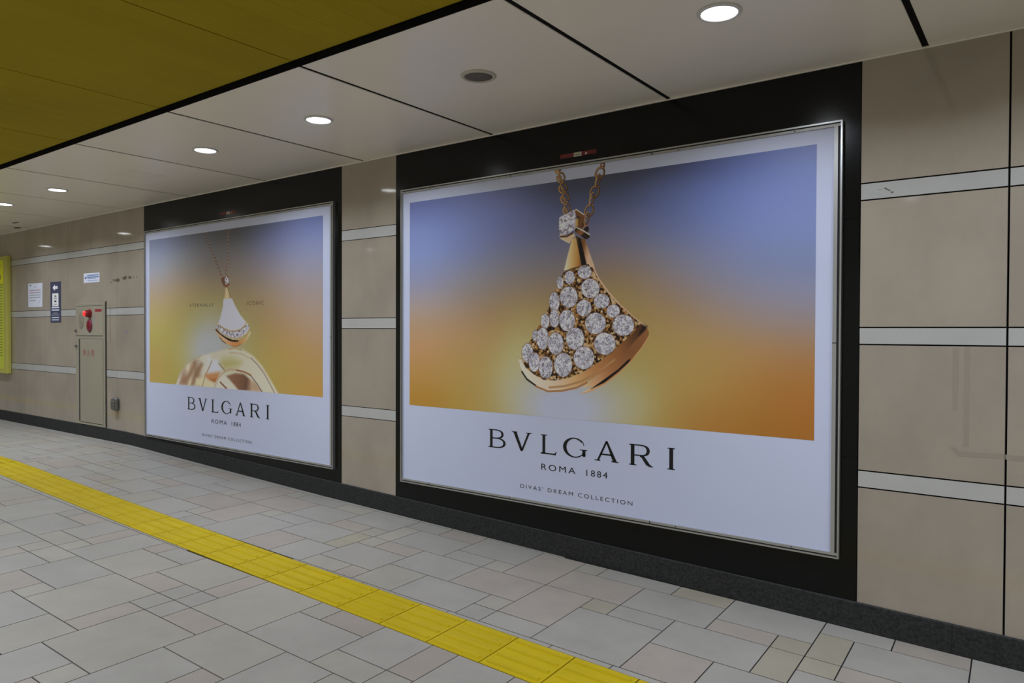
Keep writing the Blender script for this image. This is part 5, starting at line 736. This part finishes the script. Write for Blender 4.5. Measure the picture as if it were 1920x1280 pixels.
# ------------------------------------------------------------------ fire hydrant cabinet
cx0, cx1, cz0, cz1 = -9.052, -8.328, CAMZ-1.072, CAMZ+.306
cab = tag(empty('hydrant_cabinet', ((cx0+cx1)/2, YW, cz0)), 'beige metal fire hydrant cabinet with red lamp and red button', 'cabinet')
body = bevbox('body', cx0, cx1, YW-.016, YW-.0002, cz0, cz1, 'cab', cab, .004)
yb = YW-.016
up = bevbox('upper_panel', cx0+.012, cx1-.035, yb-.003, yb-.0002, CAMZ-.060, CAMZ+.272, 'cab', cab, .001, 1)
flat('panel_gap', [rect(cx0+.015, cx1-.04, CAMZ+.272, CAMZ+.277), rect(cx0+.015, cx1-.04, CAMZ-.066, CAMZ-.060)], yb-.0006, 'cabdark', cab)
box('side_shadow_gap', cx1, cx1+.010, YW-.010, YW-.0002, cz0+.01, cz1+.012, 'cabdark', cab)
door = bevbox('door', -8.925, cx1-.035, yb-.004, yb-.0002, CAMZ-1.040, CAMZ-.098, 'cab', cab, .001, 1)
box('door_gap', -8.966, -8.930, yb-.0016, yb-.0002, CAMZ-1.040, CAMZ-.098, 'cabdark', cab)
flat('panel_gap', [rect(-8.93, cx1-.035, CAMZ-1.047, CAMZ-1.040), rect(-8.93, cx1-.035, CAMZ-.098, CAMZ-.094)], yb-.0006, 'cabdark', cab)
# red lamp: a cone on a base with the lit tip
lathe('lamp_base', [(.052, 0), (.052, .006), (.047, .012)], 'redlens', up, (-8.675, yb-.003, CAMZ+.186), 28, 'Y')
bc = lathe('beacon', [(.046, 0), (.043, .02), (.036, .04), (.024, .058), (.010, .066), (.0001, .068)], 'redlens', up, (-8.675, yb-.009, CAMZ+.186), 28, 'Y')
lathe('beacon_light', [(.029, .052), (.025, .0595), (.011, .0675), (.0001, .070)], 'redglow', bc, (-8.675, yb-.009, CAMZ+.186), 20, 'Y')
bt = lathe('call_button', [(.062, 0), (.062, .006), (.052, .016), (.030, .021), (.0001, .022)], 'redbtn', up, (-8.680, yb-.003, CAMZ+.052), 28, 'Y', 1.0, 1.2)
lathe('push_plate', [(.030, .0205), (.028, .024), (.0001, .0245)], 'redlens', bt, (-8.680, yb-.003, CAMZ+.052), 24, 'Y')
flat('button_plate', [rect(-8.735, -8.675, CAMZ-.052, CAMZ-.036)], yb-.0034, 'greyp', up)
lathe('alarm_speaker', [(.075, 0), (.075, .002), (.068, .004), (.0001, .0045)], newmat('speaker_beige', (0.26, 0.23, 0.17), .6), up, (-8.893, yb-.003, CAMZ+.116), 30, 'Y', .82, 1.35)
flat('red_label', [rect(-8.552, -8.392, CAMZ+.206, CAMZ+.234)], yb-.0034, 'redlabel', up)
for k, zz in enumerate((.165, .112, .060, .008)):
    flat('small_mark', [rect(-8.525, -8.503, CAMZ+zz, CAMZ+zz+.014)], yb-.0034, 'redp', up)
flat('tape_mark', [blob(-8.595, CAMZ+.118, .022, .022, 8, 21), blob(-8.578, CAMZ+.085, .016, .016, 8, 22), blob(-8.60, CAMZ+.012, .015, .006, 8, 23)], yb-.0034, 'greyp', up)
for n, ch in enumerate('消火栓'):
    text('red_character', ch, -8.855+n*.108, -8.785+n*.108, CAMZ-.292, CAMZ-.212, yb-.0044, 'redlabel', door, 1, whole=True)
for zz in (-.006, -.180):
    hb = bevbox('latch', -9.046, -9.008, yb-.014, yb-.0002, CAMZ+zz-.012, CAMZ+zz+.012, 'grey', cab, .004)
    lathe('latch_ring', [(.014, 0), (.014, .006), (.006, .009), (.0001, .009)], 'silver', hb, (-9.027, yb-.014, CAMZ+zz), 16, 'Y')

# ------------------------------------------------------------------ notices and signs on the wall
e = tag(empty('paper_notice', (-10.228, YW, CAMZ+.288)), 'white sheet of paper with grey and red lines taped to the wall', 'notice')
sh = flat('sheet', [[(-10.447, CAMZ+.588), (-10.445, CAMZ+.289), (-10.012, CAMZ+.287), (-10.006, CAMZ+.584)]], YW-.0010, 'notice', e)
rr = random.Random(5)
flat('printed_line', [rect(-10.40, -10.35, CAMZ+.553, CAMZ+.573)], YW-.0014, 'bluep', sh)
flat('printed_line', [rect(-10.25, -10.19, CAMZ+.535, CAMZ+.545)], YW-.0014, 'greyp', sh)
for k, zz in enumerate((.493, .463, .433, .403, .366)):
    xe = -10.06 if k < 4 else -10.22
    if k == 0:
        flat('printed_line', [rect(-10.40, -10.22, CAMZ+zz, CAMZ+zz+.010)], YW-.0014, 'greyp', sh); flat('printed_line', [rect(-10.215, xe, CAMZ+zz, CAMZ+zz+.011)], YW-.0014, 'redp', sh)
    elif k == 1:
        flat('printed_line', [rect(-10.40, -10.26, CAMZ+zz, CAMZ+zz+.011)], YW-.0014, 'redp', sh); flat('printed_line', [rect(-10.255, xe, CAMZ+zz, CAMZ+zz+.010)], YW-.0014, 'greyp', sh)
    else: flat('printed_line', [rect(-10.40, xe, CAMZ+zz, CAMZ+zz+.010)], YW-.0014, 'greyp', sh)
flat('printed_line', [rect(-10.12, -10.09, CAMZ+.345, CAMZ+.353)], YW-.0014, 'greyp', sh)

e = tag(empty('direction_sign', (-9.625, YW, CAMZ+.092)), 'narrow navy sign with white left arrow and pale pictogram box', 'sign')
nx0, nx1 = -9.768, -9.478
pl_ = box('plate', nx0, nx1, YW-.004, YW-.0002, CAMZ+.093, CAMZ+.582, 'navy', e)
yy = YW-.0044; ac = CAMZ+.512
flat('arrow', [[(-9.705, ac), (-9.640, ac-.038), (-9.640, ac-.017), (-9.560, ac-.017), (-9.560, ac+.017), (-9.640, ac+.017), (-9.640, ac+.038)]], yy, 'whitep', pl_)
bx_ = flat('pictogram_box', [rect(-9.712, -9.540, CAMZ+.290, CAMZ+.442)], yy, 'whitep', pl_)
pc = -9.628
flat('pictogram', [[(pc-.035, CAMZ+.422), (pc+.045, CAMZ+.416), (pc-.01, CAMZ+.410)], [(pc-.035, CAMZ+.398), (pc+.045, CAMZ+.404), (pc-.01, CAMZ+.412)], rect(pc-.045, pc+.045, CAMZ+.379, CAMZ+.386), rect(pc-.04, pc+.04, CAMZ+.336, CAMZ+.342), rect(pc-.04, pc+.04, CAMZ+.352, CAMZ+.358), rect(pc-.02, pc+.02, CAMZ+.336, CAMZ+.358), rect(pc-.045, pc+.045, CAMZ+.308, CAMZ+.315)], yy-.0004, 'blackp', bx_)
for zz, a, h in ((.264, .105, .016), (.234, .105, .015), (.200, .075, .008), (.178, .110, .007), (.146, .100, .011), (.118, .100, .011)):
    flat('printed_line', [rect(pc-a, pc+a, CAMZ+zz, CAMZ+zz+h)], yy, 'greyp' if h < .009 else M['notice'], pl_)

e = tag(empty('wall_sticker', (-8.676, YW, CAMZ+.537)), 'small white sticker with blue print above the hydrant cabinet', 'sticker')
sh = flat('label_sheet', [[(-8.872, CAMZ+.646), (-8.869, CAMZ+.537), (-8.479, CAMZ+.538), (-8.479, CAMZ+.641)]], YW-.0010, 'notice', e)
flat('printed_logo', [[(-8.855, CAMZ+.585), (-8.80, CAMZ+.580), (-8.80, CAMZ+.605), (-8.83, CAMZ+.612)]], YW-.0014, 'bluep', sh)
for a, b, zz, h in ((-8.78, -8.50, .612, .012), (-8.79, -8.49, .590, .014), (-8.76, -8.56, .577, .006), (-8.77, -8.51, .556, .006)):
    flat('printed_line', [rect(a, b, CAMZ+zz, CAMZ+zz+h)], YW-.0014, 'bluep', sh)

# lime yellow information board at the left edge
lx0, lx1, lz0, lz1 = -12.15, -11.00, CAMZ-.578, CAMZ+.975
e = tag(empty('information_board', ((lx0+lx1)/2, YW, lz0)), 'lime yellow information board cut by the left edge of the photo', 'sign')
bevbox('case', lx0, lx1, YW-.055, YW-.0002, lz0, lz1, 'limecase', e, .012, 3)
fc = box('face', lx0+.05, lx1-.10, YW-.058, YW-.0552, lz0+.06, lz1-.05, 'lime', e)
hd = box('header', lx0+.05, lx1-.10, YW-.060, YW-.0582, lz1-.36, lz1-.05, 'limebright', e)
flat('pictogram', [blob(-11.25, lz1-.12, .08, .035, 12, 31), blob(-11.22, lz1-.28, .05, .045, 12, 32)], YW-.0604, 'blackp', hd)
flat('header_rule', [rect(lx0+.07, lx1-.13, lz1-.385, lz1-.375)], YW-.0584, 'olivep', fc)
r5 = random.Random(8)
for k in range(26):
    zz = lz1-.42-k*.036
    flat('printed_line', [rect(-11.42+r5.uniform(-.3, 0), -11.16+r5.uniform(0, .03), zz, zz+.010)], YW-.0584, 'olivep', fc)

# grey metal box low on the wall
dx0, dx1, dz0, dz1 = -8.140, -8.023, CAMZ-.864, CAMZ-.724
e = tag(empty('wall_outlet', ((dx0+dx1)/2, YW, dz0)), 'small rounded grey metal outlet box low on the wall beside the white pendant poster', 'outlet')
ob = bevbox('housing', dx0, dx1, YW-.045, YW-.0002, dz0, dz1, 'silver', e, .022, 4)
bevbox('flap', dx0+.014, dx1-.014, YW-.049, YW-.0452, dz0+.02, dz1-.045, 'silver', e, .0015, 1)
box('hinge', dx0+.012, dx1-.012, YW-.050, YW-.0452, dz1-.043, dz1-.032, 'alu', e)
flat('rust_mark', [[(-8.095, dz0-.004), (-8.065, dz0-.004), (-8.072, dz0-.03), (-8.08, dz0-.045), (-8.088, dz0-.03)]], YW-.0005, newmat('rust', alb((122, 100, 58)), .8), wall)
